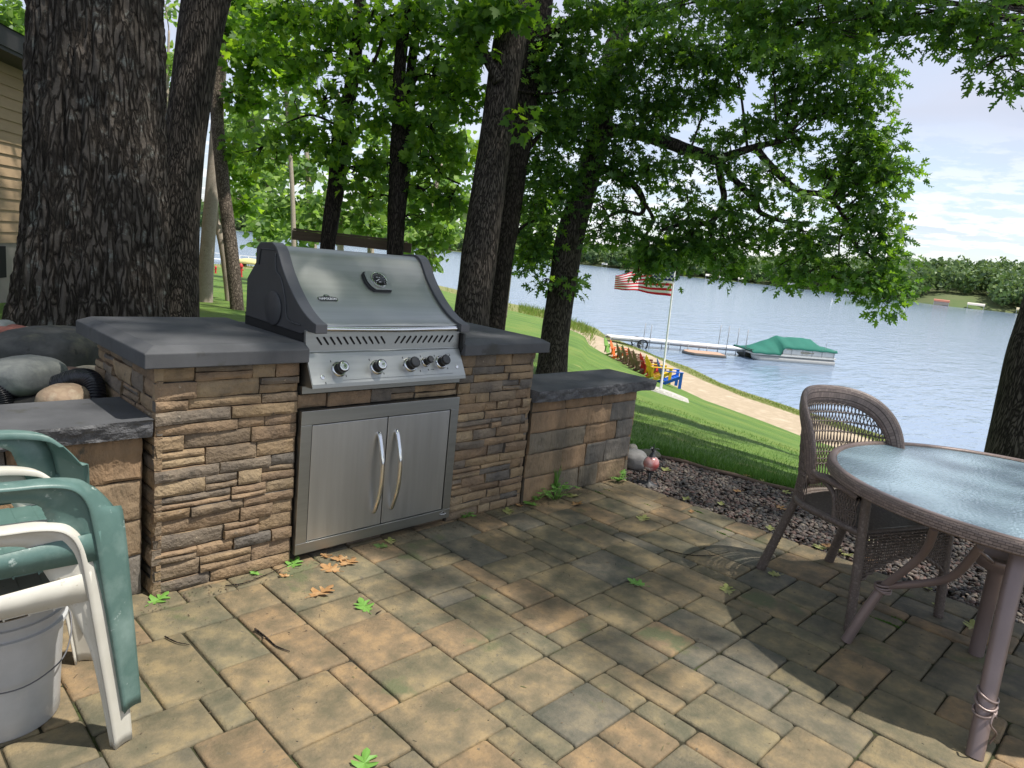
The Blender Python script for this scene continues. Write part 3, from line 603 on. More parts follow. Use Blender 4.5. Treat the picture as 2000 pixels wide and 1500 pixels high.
def counter():
    t = thing('outdoor_counter', 'tan ledgestone barbecue counter with thick charcoal concrete tops either side of the grill', 'counter', (1.0, 0.35, 0))
    t2 = t
    def bld(g, *a, **k): o = g.build(*a, **k); o.parent = t; o.matrix_parent_inverse = Matrix.Translation(Vector((-1.0, -0.35, 0))); return o
    g = G()
    rows(g, 0.0, 0.575, 0.0, CT, 'x', (0.040, 0.070), (0.10, 0.34))
    rows(g, 1.475, CX1, 0.0, CT, 'x', (0.036, 0.062), (0.08, 0.26))
    rows(g, 0.575, 1.475, 0.695, 0.758, 'x', (0.06, 0.065), (0.10, 0.30), out=-0.008)
    rows(g, 0.575, 1.475, 0.0, 0.035, 'x', (0.034, 0.036), (0.10, 0.30), out=-0.03)
    rows(g, 0.0, 0.72, 0.0, CT, 'y', (0.045, 0.075), (0.10, 0.24))
    bld(g, 'stone_veneer', M['stone'], smooth=True, auto=24)
    g = G(); g.box((0.024, 0.024, 0.0), (0.58, 0.74, CT)); g.box((1.47, 0.024, 0.0), (CX1-.024, 0.74, CT)); g.box((0.58, 0.035, 0.0), (1.47, 0.74, 0.76))
    bld(g, 'core', M['mortar'])
    g = G()
    rows(g, 0.0, 0.72, 0.0, CT, 'y', (0.045, 0.075), (0.10, 0.24))
    g.v = [np.stack([2*0+CX1-v[:, 0], v[:, 1], v[:, 2]], 1) for v in g.v]
    bld(g, 'side_veneer', M['stone'], smooth=True, auto=24)
    def slab(x0, x1, y0, y1, chl, chr_):
        z0, z1, ch, dr = CT+0.002, 0.985, 0.045, 0.022
        V = []; il = ch if chl else 0.0; ir = ch if chr_ else 0.0
        V = [(x0, y0, z0), (x1, y0, z0), (x1, y1, z0), (x0, y1, z0), (x0, y0, z1-dr), (x1, y0, z1-dr), (x1, y1, z1-dr), (x0, y1, z1-dr),
             (x0+il, y0+ch, z1), (x1-ir, y0+ch, z1), (x1-ir, y1-ch, z1), (x0+il, y1-ch, z1)]
        F = [(3, 2, 1, 0), (0, 1, 5, 4), (1, 2, 6, 5), (2, 3, 7, 6), (3, 0, 4, 7), (4, 5, 9, 8), (5, 6, 10, 9), (6, 7, 11, 10), (7, 4, 8, 11), (8, 9, 10, 11)]
        g = G(); g.add(V, F); bld(g, 'countertop', M['cap'], bev=0.004)
    slab(-0.052, 0.588, -0.05, 0.80, True, False); slab(1.448, 2.085, -0.05, 0.80, False, True)
    g = G(); g.box((0.590, 0.60, CT+0.002), (1.446, 0.798, 0.958)); bld(g, 'countertop', M['cap'], bev=0.004)
counter()

def garden_wall(name, lab, x0, x1, z1, cap_x0, cap_x1, yb, fy, hs, core_x1=None, seam=None):
    t = thing(name, lab, 'wall', ((x0+x1)/2, 0.15, 0)); inv = Matrix.Translation(Vector((-(x0+x1)/2, -0.15, 0)))
    def bld(g, *a, **k): o = g.build(*a, **k); o.parent = t; o.matrix_parent_inverse = inv; return o
    g = G(); rows(g, x0, x1, 0.0, z1, 'x', hs, (0.17, 0.38), out=-fy, amp=0.008, jitter=0.004, gap=0.002)
    g2 = G()
    if name == 'garden_wall':
        rows(g2, 0.0, yb-0.01, 0.0, z1, 'y', hs, (0.16, 0.3), out=0, amp=0.008, jitter=0.004); g2.v = [np.stack([x1-v[:, 0]-0.0, v[:, 1]+fy, v[:, 2]], 1) for v in g2.v]
        n = g.n; g.v += g2.v; g.f += [tuple(i+n for i in f) for f in g2.f]; g.mi += g2.mi; g.n += g2.n
    bld(g, 'stone_face', M['wall_stone'], smooth=True, auto=24)
    bld(G().box((x0, fy+0.024, 0), (x1-0.012, yb, z1-.002)), 'core', M['mortar'])
    # caps, rock-faced front edge
    xs = [cap_x0]+([seam] if seam else [])+[cap_x1]
    for a, b in zip(xs[:-1], xs[1:]):
        n = int((b-a)/0.012); zz0, zz1 = z1+0.002, z1+0.072; y0 = fy-0.055
        X = np.linspace(a+.001, b-.001, n); Z = np.linspace(zz0, zz1, 8); P = np.zeros((8, n, 3))
        for i, z in enumerate(Z):
            q = np.stack([X*16, 0*X+z*30, 0*X], 1); q2 = np.stack([X*5, 0*X+z*8, 0*X+4], 1)
            P[i, :, 0] = X; P[i, :, 2] = z + (0.006*(vnoise(q2*2)-.5) if i == 0 else 0)
            P[i, :, 1] = y0+0.018*(1-i/7.)**1.1 - (0.022*(fbm(q, 3)-.5)+0.02*(fbm(q2, 2)-.5))*(0.35 if i == 7 else 1)
        g = G(); g.grid(P); top = np.zeros((2, n, 3)); top[0] = P[7]; top[1, :, 0] = X; top[1, :, 1] = yb+0.04; top[1, :, 2] = zz1; g.grid(top)
        bot = np.zeros((2, n, 3)); bot[0] = P[0]; bot[1, :, 0] = X; bot[1, :, 1] = yb+0.04; bot[1, :, 2] = zz0; g.grid(bot)
        g.add([(X[0], P[i, 0, 1], Z[i]) for i in range(8)]+[(X[0], yb+.04, zz1), (X[0], yb+.04, zz0)], [tuple(range(10))])
        g.add([(X[-1], P[i, -1, 1], Z[i]) for i in range(8)]+[(X[-1], yb+.04, zz1), (X[-1], yb+.04, zz0)], [tuple(range(10))])
        g.add([(a, yb+.04, zz0), (b, yb+.04, zz0), (b, yb+.04, zz1), (a, yb+.04, zz1)], [(0, 1, 2, 3)])
        o = bld(g, 'cap_stone', M['cap_rock'], fix=True)
        me = o.data; me.materials.append(M['cap'])
        for p in me.polygons:
            if abs(p.normal.z) > .9 and p.center.z > zz1-.004: p.material_index = 1
garden_wall('garden_wall', 'low tan split-stone wall with charcoal rock-faced cap at right of the barbecue counter', CX1+0.03, 3.09, 0.612, CX1+0.005, 3.225, 0.32, 0.0, (0.11, 0.15), seam=2.57)
garden_wall('retaining_wall', 'low brown block wall with rough charcoal cap at left of the counter in front of the boulders', -4.2, -0.022, 0.640, -4.3, -0.004, 0.34, 0.045, (0.14, 0.19), seam=-0.9)

# ------------------------------------------------------------------ grill
def hoodprof():
    # (y,z) outline of the cast side, front edge from the top down to the tip
    return smoothpath([(0, 0.345, 1.377), (0, 0.295, 1.352), (0, 0.228, 1.262), (0, 0.15, 1.185), (0, 0.077, 1.130), (0, 0.02, 1.098), (0, -0.03, 1.078), (0, -0.066, 1.070)], 26)[:, 1:]
def text_obj(name, s, size, m, parent, loc, rot, ext=0.0006, bold=0.0):
    cu = bpy.data.curves.new(name, 'FONT'); cu.body = s; cu.size = size; cu.extrude = ext; cu.offset = bold; cu.align_x = 'CENTER'; cu.align_y = 'CENTER'
    o = bpy.data.objects.new(name+'_tmp', cu); COL.objects.link(o); dg = bpy.context.evaluated_depsgraph_get(); dg.update()
    me = bpy.data.meshes.new_from_object(o.evaluated_get(dg)); bpy.data.objects.remove(o); me.materials.clear(); me.materials.append(m)
    p = bpy.data.objects.new(name, me); COL.objects.link(p); p.parent = parent; p.location = loc; p.rotation_euler = rot; return p
def badge(parent, loc, rot, w, txt=True):
    """black plate with a raised dome, silver edge and white lettering, local x right, y up"""
    def outline(k):
        hw, hh = w/2+k, w*0.135+k; P = []
        for i in range(9): a = math.pi/2*i/8-math.pi/2; P.append((hw-hh+hh*math.cos(a), hh*math.sin(a)))
        for i in range(1, 5): a = math.pi/2*i/8; P.append((hw-hh+hh*math.cos(a), hh*math.sin(a)))
        P += [(w*0.34, hh*0.85), (w*0.24, hh)]
        for i in range(9): a = R(8)+R(164)*i/8; P.append(((w*0.17+k*.5)*math.cos(a), hh*.75+(w*0.17+k*.5)*math.sin(a)))
        P += [(-w*0.24, hh), (-w*0.34, hh*0.85)]
        for i in range(4, 0, -1): a = math.pi/2*i/8; P.append((-(hw-hh+hh*math.cos(a)), hh*math.sin(a)))
        for i in range(8, 0, -1): a = math.pi/2*i/8-math.pi/2; P.append((-(hw-hh+hh*math.cos(a)), hh*math.sin(a)))
        return P
    e = G().prism(outline(w*0.022), 0.0, 0.002, 'xy').build('emblem', M['chrome'], parent); e.location = loc; e.rotation_euler = rot
    G().prism(outline(0), 0.002, 0.0032, 'xy').build('emblem_plate', M['black'], e)
    if txt:
        o = text_obj('lettering', 'NAPOLEON', w*0.168, M['white'], e, (0, -w*0.012, 0.0036), (0, 0, 0), 0.0004, w*0.004); o.scale = (1.0, 1.1, 1)
        g = G()
        for dx, h in ((-.035, .07), (0, .105), (.035, .07)): g.prism([(w*(dx-.018), w*.16), (w*(dx+.018), w*.16), (w*(dx+.022), w*(.16+h*.4)), (w*dx*1.1, w*(.16+h)), (w*(dx-.022), w*(.16+h*.4))], 0.0032, 0.0040, 'xy')
        g.build('flame_mark', M['chrome'], e)
    return e
def grill():
    O = (1.02, 0.3, 0.76); t = thing('gas_grill', 'stainless steel built-in gas grill with black cast ends and round temperature gauge on its lid', 'grill', O); inv = Matrix.Translation(-Vector(O))
    def bld(g, *a, **k): o = g.build(*a, **k); o.parent = t; o.matrix_parent_inverse = inv; return o
    F = hoodprof(); x0, x1 = 0.600, 1.450
    hood = empty('lid', (0, 0, 0)); hood.parent = t; hood.matrix_parent_inverse = inv
    back = [(0.345, 1.377), (0.455, 1.370), (0.490, 1.345), (0.492, 1.275), (0.575, 1.195), (0.576, 1.02), (0.054, 1.012), (0.0, 1.03), (-0.066, 1.030)]
    prof = [tuple(p) for p in F]+back[::-1][:-1]
    def B2(g, nm, m, parent, **k): o = g.build(nm, m, **k); o.parent = parent; return o
    # lid steel: same curve set back 12 mm, between the castings
    T = np.gradient(F, axis=0); T /= np.linalg.norm(T, axis=1)[:, None]; Nn = np.stack([T[:, 1], -T[:, 0]], 1)
    if Nn[5, 0] > 0: Nn = -Nn
    S_ = F - Nn*0.012; keep = S_[:, 1] > 1.062; S_ = S_[keep]; S_ = np.concatenate([[(0.47, 1.355), (0.42, 1.363)], S_, [(S_[-1, 0]+0.004, 1.052)]])
    xs = np.linspace(x0+.04, x1-.04, 24); P = np.array([[(x, y, z) for x in xs] for y, z in S_])
    lid = B2(G().grid(P), 'lid_steel', M['steel'], hood, smooth=True)
    for nm, a, b in (('end_casting', x0, x0+0.056), ('end_casting', x1-0.056, x1)):
        g = G(); g.prism(prof, a, b, 'yz'); o = B2(g, nm, [M['cast'], M['cast_grey']], hood, bev=0.004)
        for p in o.data.polygons:
            if abs(p.normal.x) < .5 and p.center.y < 0.40 and p.normal.z > -0.5: p.material_index = 1
        # raised panel lines on the outer face
        xo = a-0.002 if a == x0 else b+0.002; g = G()
        g.tube(smoothpath([(xo, 0.30, 1.33), (xo, 0.29, 1.26), (xo, 0.24, 1.225), (xo, 0.20, 1.15), (xo, 0.17, 1.06), (xo, 0.06, 1.05)], 24), 0.004, 6)
        g.tube([(xo, 0.31, 1.345), (xo, 0.44, 1.342), (xo, 0.455, 1.27)], 0.003, 6)
        B2(g, 'casting_rib', M['cast'], o, smooth=True)
        g = G(); g.lathe([(0.075, 0), (0.075, .006), (0.07, .009), (0, .009)], (a if a == x0 else b, 0.30, 1.09), 32, (-1, 0, 0) if a == x0 else (1, 0, 0)); B2(g, 'pivot_cover', M['cast'], o, smooth=True, auto=40)
    hp = smoothpath([(x0+.055, -0.040, 1.047), (x0+.2, -0.052, 1.046), (1.025, -0.062, 1.045), (x1-.2, -0.052, 1.046), (x1-.055, -0.040, 1.047)], 30)
    B2(G().tube(hp, 0.0115, 16), 'lid_handle', M['chrome'], hood, smooth=True, auto=50)
    # firebox and panel
    g = G(); g.box((0.605, 0.02, 0.80), (1.445, 0.59, 1.035)); bld(g, 'firebox', M['blackm'])
    pts = [(0.012, 1.036), (-0.004, 1.034), (-0.006, 0.945), (-0.012, 0.938), (-0.078, 0.818), (-0.080, 0.800), (-0.070, 0.800), (-0.068, 0.814), (0.012, 0.93)]
    px0, px1 = 0.592, 1.440
    g = G(); g.prism(pts, px0, px1, 'yz'); panel = bld(g, 'control_panel', M['steel'], bev=0.0015)
    g = G(); g.prism([(-0.004, 0.94), (-0.078, 0.812), (-0.078, 0.800), (0.02, 0.800), (0.02, 0.94)], px0-0.0015, px0+0.004, 'yz'); g.prism([(-0.004, 0.94), (-0.078, 0.812), (-0.078, 0.800), (0.02, 0.800), (0.02, 0.94)], px1-0.004, px1+0.0015, 'yz')
    B2(g, 'end_plate', M['steel'], panel)
    g = G(); g.box((0.583, -0.012, 0.765), (1.462, 0.03, 0.7985)); bld(g, 'drip_tray_front', M['steel'], bev=0.001)
    g = G(); g.box((0.580, -0.002, 0.7595), (1.465, 0.05, 0.7645)); bld(g, 'base_gap', M['blackm'])
    # vent slots
    for k in range(11):
        for s, xb in ((-1, 0.655+k*0.0325), (1, 1.385-k*0.0325)):
            ax = np.array([s*0.60, 0, 0.80]); ax /= np.linalg.norm(ax); c = np.array([xb, -0.0062, 0.990])
            n_ = 14; V = []
            pr = np.array([ax[2], 0, -ax[0]]); hl, hw = 0.0215, 0.0042
            for i in range(n_):
                a = 2*math.pi*i/n_; V.append(c+ax*(math.copysign(hl-hw, math.sin(a))+hw*math.sin(a))+pr*hw*math.cos(a))
            V2 = [v+np.array([0, .004, 0]) for v in V]; V = [v-np.array([0, .0008, 0]) for v in V]
            g = G(); g.add(V+V2, [tuple(range(n_))]+[(i, (i+1) % n_, n_+(i+1) % n_, n_+i) for i in range(n_)]); B2(g, 'vent_slot', M['blackm'], panel)
    # knobs
    sl = np.array([0, -(0.938-0.818), -(0.078-0.012)*-1.0]); nrm = np.array([0, -0.120, 0.066]); nrm /= np.linalg.norm(nrm)
    def onpanel(x, z): return np.array([x, -0.012-(0.938-z)*0.066/0.120, z])
    for x, z, r, cm in ((0.730, 0.872, 0.027, 'chrome'), (0.925, 0.872, 0.027, 'chrome'), (1.112, 0.876, 0.028, 'black'), (1.206, 0.884, 0.019, 'black'), (1.300, 0.880, 0.0265, 'black')):
        c = onpanel(x, z); k = empty('knob', tuple(c)); k.parent = t; k.matrix_parent_inverse = inv
        g = G(); g.lathe([(r*1.28, -.001), (r*1.30, .004), (r*1.22, .009), (r*1.08, .011), (r*1.05, .010), (0, .010)], (0, 0, 0), 36, nrm); B2(g, 'bezel', M['chrome'], k, smooth=True, auto=40)
        g = G(); g.lathe([(r*.98, .010), (r*.92, .018), (r*.84, .022), (r*.84, .034), (r*.92, .038), (r*.94, .046), (r*.88, .0495), (0, .0495)], (0, 0, 0), 36, nrm); B2(g, 'grip', M['black'], k, smooth=True, auto=40)
        g = G(); g.lathe([(r*.80, .0496), (r*.78, .0508), (r*.5, .0502), (0, .050)], (0, 0, 0), 36, nrm); B2(g, 'face', M[cm if cm == 'chrome' else 'cast'], k, smooth=True)
    # screws, pointer marks and small prints
    g = G()
    for x, z in ((0.645, 0.845), (1.395, 0.858)): g.lathe([(0.009, -.001), (0.0085, .003), (0.006, .004), (0, .004)], onpanel(x, z), 20, nrm)
    B2(g, 'screw', M['chrome'], panel, smooth=True, auto=40)
    g = G(); tan = np.cross(nrm, (1, 0, 0))
    for x, z in ((0.70, 0.905), (0.760, 0.845), (0.895, 0.905), (0.957, 0.846), (1.08, 0.908), (1.075, .876), (1.165, .848), (1.215, .851), (1.27, .911), (1.335, .852), (1.185, .911), (0.655, .822)):
        c = onpanel(x, z)+nrm*0.0006; g.obox(c, (1, 0, 0), tan, nrm, .0016, .0045, .0006)
    g.obox(onpanel(1.05, .829)+nrm*.0006, (1, 0, 0), tan, nrm, .31, .0005, .0005)
    g.obox(onpanel(1.24, .851)+nrm*.0006, (1, 0, 0), tan, nrm, .010, .001, .0005); g.obox(onpanel(1.355, .912)+nrm*.0006, (1, 0, 0), tan, nrm, .014, .005, .0005)
    B2(g, 'panel_markings', M['black'], panel)
    g = G(); g.obox(onpanel(1.355, .912)+nrm*.0013, (1, 0, 0), tan, nrm, .010, .002, .0004); B2(g, 'panel_sticker', M['white'], panel)
    # side burner knob cap right of the panel
    g = G(); g.prism([(-0.03, 1.02), (0.02, 1.02), (0.02, 0.92), (-0.02, 0.92), (-0.034, 0.95)], 1.443, 1.462, 'yz'); bld(g, 'end_bracket', M['black'], bev=0.006)
    # gauge on the lid
    i0 = int(np.argmin(abs(S_[:, 1]-1.238))); tv = S_[i0+1]-S_[i0-1]; tv /= np.linalg.norm(tv); nv = np.array([0, tv[1], -tv[0]]);
    if nv[1] > 0: nv = -nv
    upv = np.array([0, -tv[0], -tv[1]]); c = np.array([1.075, S_[i0, 0], S_[i0, 1]])
    rot = Matrix(((1, upv[0], nv[0]), (0, upv[1], nv[1]), (0, upv[2], nv[2]))).to_euler()
    ge = empty('temperature_gauge', tuple(c)); ge.rotation_euler = rot; ge.parent = hood
    O_ = [(-.080, .045), (-.066, .062), (.050, .062), (.072, .045), (.078, -.02), (.070, -.070), (-.045, -.070), (-.068, -.045), (-.080, -.01)]
    O_ = [(a*.82+.006, b*.82) for a, b in O_]
    B2(G().prism([(a*1.06-.006, b*1.05-.002) for a, b in O_], -.01, 0.012, 'xy'), 'gauge_base', M['black'], ge, bev=.003)
    B2(G().prism(O_, 0.012, 0.018, 'xy'), 'gauge_plate', M['steel'], ge, bev=.002)
    B2(G().lathe([(0.042, .0182), (0.043, .024), (0.038, .0245), (0.037, .021), (0, .021)], (0.005, -.002, 0), 40), 'gauge_ring', M['chrome'], ge, smooth=True, auto=40)
    B2(G().lathe([(0.0368, .0212), (0, .0216)], (0.005, -.002, 0), 40), 'dial', M['black'], ge, smooth=True)
    g = G()
    for k in range(13):
        a = R(220-k*260/12); cc = np.array([.005+.031*math.cos(a), -.002+.031*math.sin(a), .0222]); g.obox(cc, (math.cos(a), math.sin(a), 0), (-math.sin(a), math.cos(a), 0), (0, 0, 1), .0035 if k % 3 == 0 else .0018, .0006, .0004)
    a = R(205); g.obox((.005+.011*math.cos(a), -.002+.011*math.sin(a), .0228), (math.cos(a), math.sin(a), 0), (-math.sin(a), math.cos(a), 0), (0, 0, 1), .013, .0014, .0004)
    for dx, dy, w in ((-.008, .012, .010), (.006, .010, .006), (0, -.016, .012)): g.box((.005+dx-w/2, dy-.0015, .0220), (.005+dx+w/2, dy+.0012, .0226))
    B2(g, 'dial_marks', M['white'], ge)
    i1 = int(np.argmin(abs(S_[:, 1]-1.160))); tv = S_[i1+1]-S_[i1-1]; tv /= np.linalg.norm(tv); nv = np.array([0, tv[1], -tv[0]])
    if nv[1] > 0: nv = -nv
    upv = np.array([0, -tv[0], -tv[1]]); rot = Matrix(((1, upv[0], nv[0]), (0, upv[1], nv[1]), (0, upv[2], nv[2]))).to_euler()
    badge(hood, (0.765, S_[i1, 0]+nv[1]*.0015, S_[i1, 1]+nv[2]*.0015), rot, 0.098)
grill()

def doors():
    O = (1.025, 0, 0.035); t = thing('access_doors', 'stainless steel double door cabinet front with two bowed handles set in the stone counter', 'cabinet doors', O); inv = Matrix.Translation(-Vector(O))
    def bld(g, nm, m, parent=None, **k):
        o = g.build(nm, m, **k); o.parent = parent or t
        if parent is None: o.matrix_parent_inverse = inv
        return o
    X0, X1, Z0, Z1 = 0.582, 1.468, 0.038, 0.690; y0, y1 = -0.020, 0.010
    g = G()
    g.box((X0, y0, Z1-.062), (X1, y1, Z1)); g.box((X0, y0, Z0), (X1, y1, Z0+.050)); g.box((X0, y0, Z0+.0505), (X0+.052, y1, Z1-.0625)); g.box((X1-.050, y0, Z0+.0505), (X1, y1, Z1-.0625))
    fr = bld(g, 'door_frame', M['steel'], bev=0.0015)
    bld(G().box((X0+.05, 0.004, Z0+.05), (X1-.05, 0.012, Z1-.06)), 'recess', M['blackm'])
    e = badge(fr, (X1-.045, y0-0.0002, Z0+.027), (R(90), 0, 0), 0.042, True)
    for a, b, hx, hand in ((X0+.0565, 1.0305, 0.985, 'left'), (1.0365, X1-.0545, 1.086, 'right')):
        d = bld(G().box((a, -0.016, Z0+.0545), (b, 0.002, Z1-.0665)), 'door', M['steel_v'], bev=0.002)
        P = smoothpath([(hx, -0.014, 0.553), (hx, -0.030, 0.530), (hx, -0.058, 0.44), (hx, -0.066, 0.355), (hx, -0.058, 0.27), (hx, -0.030, 0.18), (hx, -0.014, 0.157)], 36)
        bld(G().tube(P, np.interp(np.linspace(0, 1, 36), [0, .12, .5, .88, 1], [.009, .0105, .0115, .0105, .009]), 16), 'handle', M['chrome'], d, smooth=True, auto=50)
doors()

# ------------------------------------------------------------------ stacked plastic armchairs and bucket
def plastic_chair(label, m, z0, dx, sl):
    t = thing('plastic_armchair', label, 'chair', (-0.635+dx, -0.515, z0), R(-3.5), 'stacked plastic armchairs')
    for s in (-1, 1):
        O = np.array([(-.32, s*.262, .715), (-.2, s*.266, .705), (-.08, s*.268, .694), (.04, s*.268, .685), (.11, s*.266, .682), (.160, s*.264, .672), (.188, s*.262, .652), (.205, s*.259, .62), (.214, s*.256, .58), (.226, s*.255, .50), (.236, s*.254, .42), (.252, s*.252, .30), (.272, s*.250, .15), (.291, s*.248, 0.0)])
        Wd = np.array([.045, .052, .055, .058, .062, .070, .080, .095, .105, .088, .080, .072, .062, .052])
        dirs = [(0, 1), (0, 1), (0, 1), (.05, 1), (.2, 1), (.35, .95), (.5, .87), (.65, .76), (.78, .62), (.86, .5), (.9, .44), (.9, .44), (.9, .44), (.9, .44)]
        off = [(0, -.036), (0, -.036), (0, -.036), (-.004, -.037), (-.03, -.042), (-.055, -.045), (-.075, -.04), (-.088, -.02), (-.090, 0), (-.066, 0), (-.036, 0), (-.014, 0), (-.010, 0), (-.008, 0)]
        k = 50; Os = smoothpath(O, k); q = np.linspace(0, 1, 14); qq = np.linspace(0, 1, k)
        D = np.stack([np.interp(qq, q, [d[0] for d in dirs]), np.interp(qq, q, [d[1] for d in dirs])], 1); D /= np.linalg.norm(D, axis=1)[:, None]
        ww = np.interp(qq, q, Wd); Of = np.stack([np.interp(qq, q, [o[0] for o in off]), np.interp(qq, q, [o[1] for o in off])], 1)
        P = np.zeros((k, 7, 3))
        for j, f in enumerate(np.linspace(0, 1, 7)):
            P[:, j] = Os; P[:, j, 0] += D[:, 0]*ww*f; P[:, j, 1] += -s*D[:, 1]*ww*f; P[:, j, 2] += 0.005*math.sin(math.pi*f)-0.012*(f > .95)*(qq < .45)-.004*(f < .05)
            P[:, j, 2] -= np.clip((qq-.42)*6, 0, 1)*np.clip((.62-qq)*20, 0, 1)*0.035*f
        g = G(); g.grid(P); arm = g.build('arm_and_leg', m, t, smooth=True, auto=32, solid=.004)
        Q = np.zeros((k, 4, 3))
        for j, f in enumerate(np.linspace(0, 1, 4)): Q[:, j] = Os; Q[:, j, 0] += Of[:, 0]*f; Q[:, j, 2] += Of[:, 1]*f; Q[:, j, 1] -= s*(.004+.016*min(1, f*2.5))
        g = G(); g.grid(Q); g.grid([[(x, s*.249, zb) for x in np.linspace(-.3, .236, 8)] for zb in (.462,)]+[[(x, s*.249, zt) for x, zt in zip(np.linspace(-.3, .236, 8), np.linspace(.49, .54, 8))]])
        g.build('side_panel', m, arm, smooth=True, solid=.004)
        L_ = smoothpath([(-.26, s*.235, .46), (-.285, s*.24, .3), (-.335, s*.25, 0)], 12); P = np.zeros((12, 3, 3)); w = np.linspace(.075, .045, 12)
        P[:, 0] = L_; P[:, 0, 0] += w; P[:, 1] = L_; P[:, 2] = L_; P[:, 2, 1] -= s*w
        G().grid(P).build('rear_leg', m, t, smooth=False, solid=.004)
    g = G()
    for i in range(9):
        a = -.26+i*.052; g.add([(a+.001, -.235, .452+.00*i), (a+.049, -.235, .454), (a+.049, .235, .454), (a+.001, .235, .452)], [(0, 1, 2, 3)])
        g.add([(a-.001, -.235, .4535), (a+.001, -.235, .4465), (a+.001, .235, .4465), (a-.001, .235, .4535)], [(0, 1, 2, 3)])
    lip = [(.205, .454), (.225, .448), (.235, .43), (.237, .395)]; P = [[(x, y, z) for y in np.linspace(-.235, .235, 8)] for x, z in lip]; g.grid(P)
    g.build('seat', m, t, solid=.004)
    g = G()
    for i in range(7):
        y0 = -.21+i*.061; P = [[(-.27-.13*f-.02*math.sin(f*3), y0+.01+.0*f, .46+f*.46), (-.275-.13*f-.02*math.sin(f*3), y0+.048, .46+f*.46)] for f in np.linspace(0, 1, 8)]; g.grid(P)
    g.grid([[(-.40, y, z-.04*(y/.24)**2) for y in np.linspace(-.24, .24, 10)] for z in (.90, .985)])
    for s in (-1, 1): g.grid([[(-.27-.13*f, s*.235, .46+f*.48), (-.27-.13*f, s*.20, .46+f*.48)] for f in np.linspace(0, 1, 8)])
    g.build('backrest', m, t, smooth=False, solid=.005)
    return t
plastic_chair('grimy white plastic armchair, lowest of the stack at the left edge of the terrace', M['white_pl'], 0.0, 0.0, 0)
plastic_chair('sea green plastic armchair stacked on top of the white one', M['green_pl'], 0.105, 0.022, 1)
def bucket():
    t = thing('bucket', 'dirty pale plastic bucket with wire bail under the stacked armchairs', 'bucket', (-0.555, -0.445, 0))
    G().lathe([(0.135, 0.0), (0.139, 0.006), (0.1405, 0.06), (0.152, .29), (.163, .292), (.163, .302), (.1545, .304), (.155, .325), (.164, .327), (.164, .337), (.156, .339), (.157, .358), (.163, .360), (.162, .368), (.152, .366), (.150, .29), (.134, .01), (0, .01)], (0, 0, 0), 64).build('pail', M['bucket'], t, smooth=True, auto=40)
    a = R(5); cx, cy = .162*math.cos(a), .162*math.sin(a)
    G().lathe([(.018, 0), (.018, .006), (.01, .009), (0, .009)], (cx-.006, cy, .27), 20, (math.cos(a), math.sin(a), 0)).build('handle_ear', M['bucket'], t, smooth=True, auto=40)
    P = smoothpath([(cx+.004, cy, .27), (cx+.012, cy-.008, .258), (.160, -.05, .215), (.11, -.128, .185), (0, -.172, .17), (-.12, -.13, .19), (-.165, -.02, .27)], 40)
    G().tube(P, .0022, 6).build('wire_handle', M['cast_grey'], t, smooth=True)
bucket()

# ------------------------------------------------------------------ wicker chair
def weave_mat():
    m = mat('woven_band', [(0.24, 0.18, 0.16), (0.14, 0.105, 0.095)], scale=30, rough=0.5, bump=0.0); nt = m.node_tree; N = nt.nodes; L = nt.links
    tc = N.new('ShaderNodeTexCoord'); mp = N.new('ShaderNodeMapping'); mp.inputs['Scale'].default_value = (1, 1, 1); L.new(tc.outputs['UV'], mp.inputs[0])
    br = N.new('ShaderNodeTexBrick'); br.inputs['Scale'].default_value = 1; br.inputs['Mortar Size'].default_value = .12; br.inputs['Brick Width'].default_value = 2.4; br.inputs['Row Height'].default_value = .9; br.inputs['Mortar Smooth'].default_value = 1; br.offset = 0.5
    br.inputs['Color1'].default_value = (0.26, 0.20, 0.175, 1); br.inputs['Color2'].default_value = (0.17, 0.13, 0.115, 1); br.inputs['Mortar'].default_value = (0.05, 0.035, 0.03, 1)
    L.new(mp.outputs[0], br.inputs['Vector']); L.new(br.outputs['Color'], N['Principled BSDF'].inputs['Base Color'])
    bm = N.new('ShaderNodeBump'); bm.inputs['Strength'].default_value = 1; bm.inputs['Distance'].default_value = .0016; bm.invert = True; L.new(br.outputs['Fac'], bm.inputs['Height']); L.new(bm.outputs[0], N['Principled BSDF'].inputs['Normal'])
    return m
M['wicker_band'] = weave_mat()
def uvgrid(o, a, b, su, sv, closed=False):
    me = o.data; uv = me.uv_layers.new(name='UV'); bb = b
    for p in me.polygons:
        i, j = divmod(p.index, (b if closed else b-1)); pts = {}
        vs = list(p.vertices)
        for li, v in zip(p.loop_indices, vs):
            vi, vj = divmod(v, b)
            if closed and j == b-1 and vj == 0: vj = b
            uv.data[li].uv = (vi*su, vj*sv)
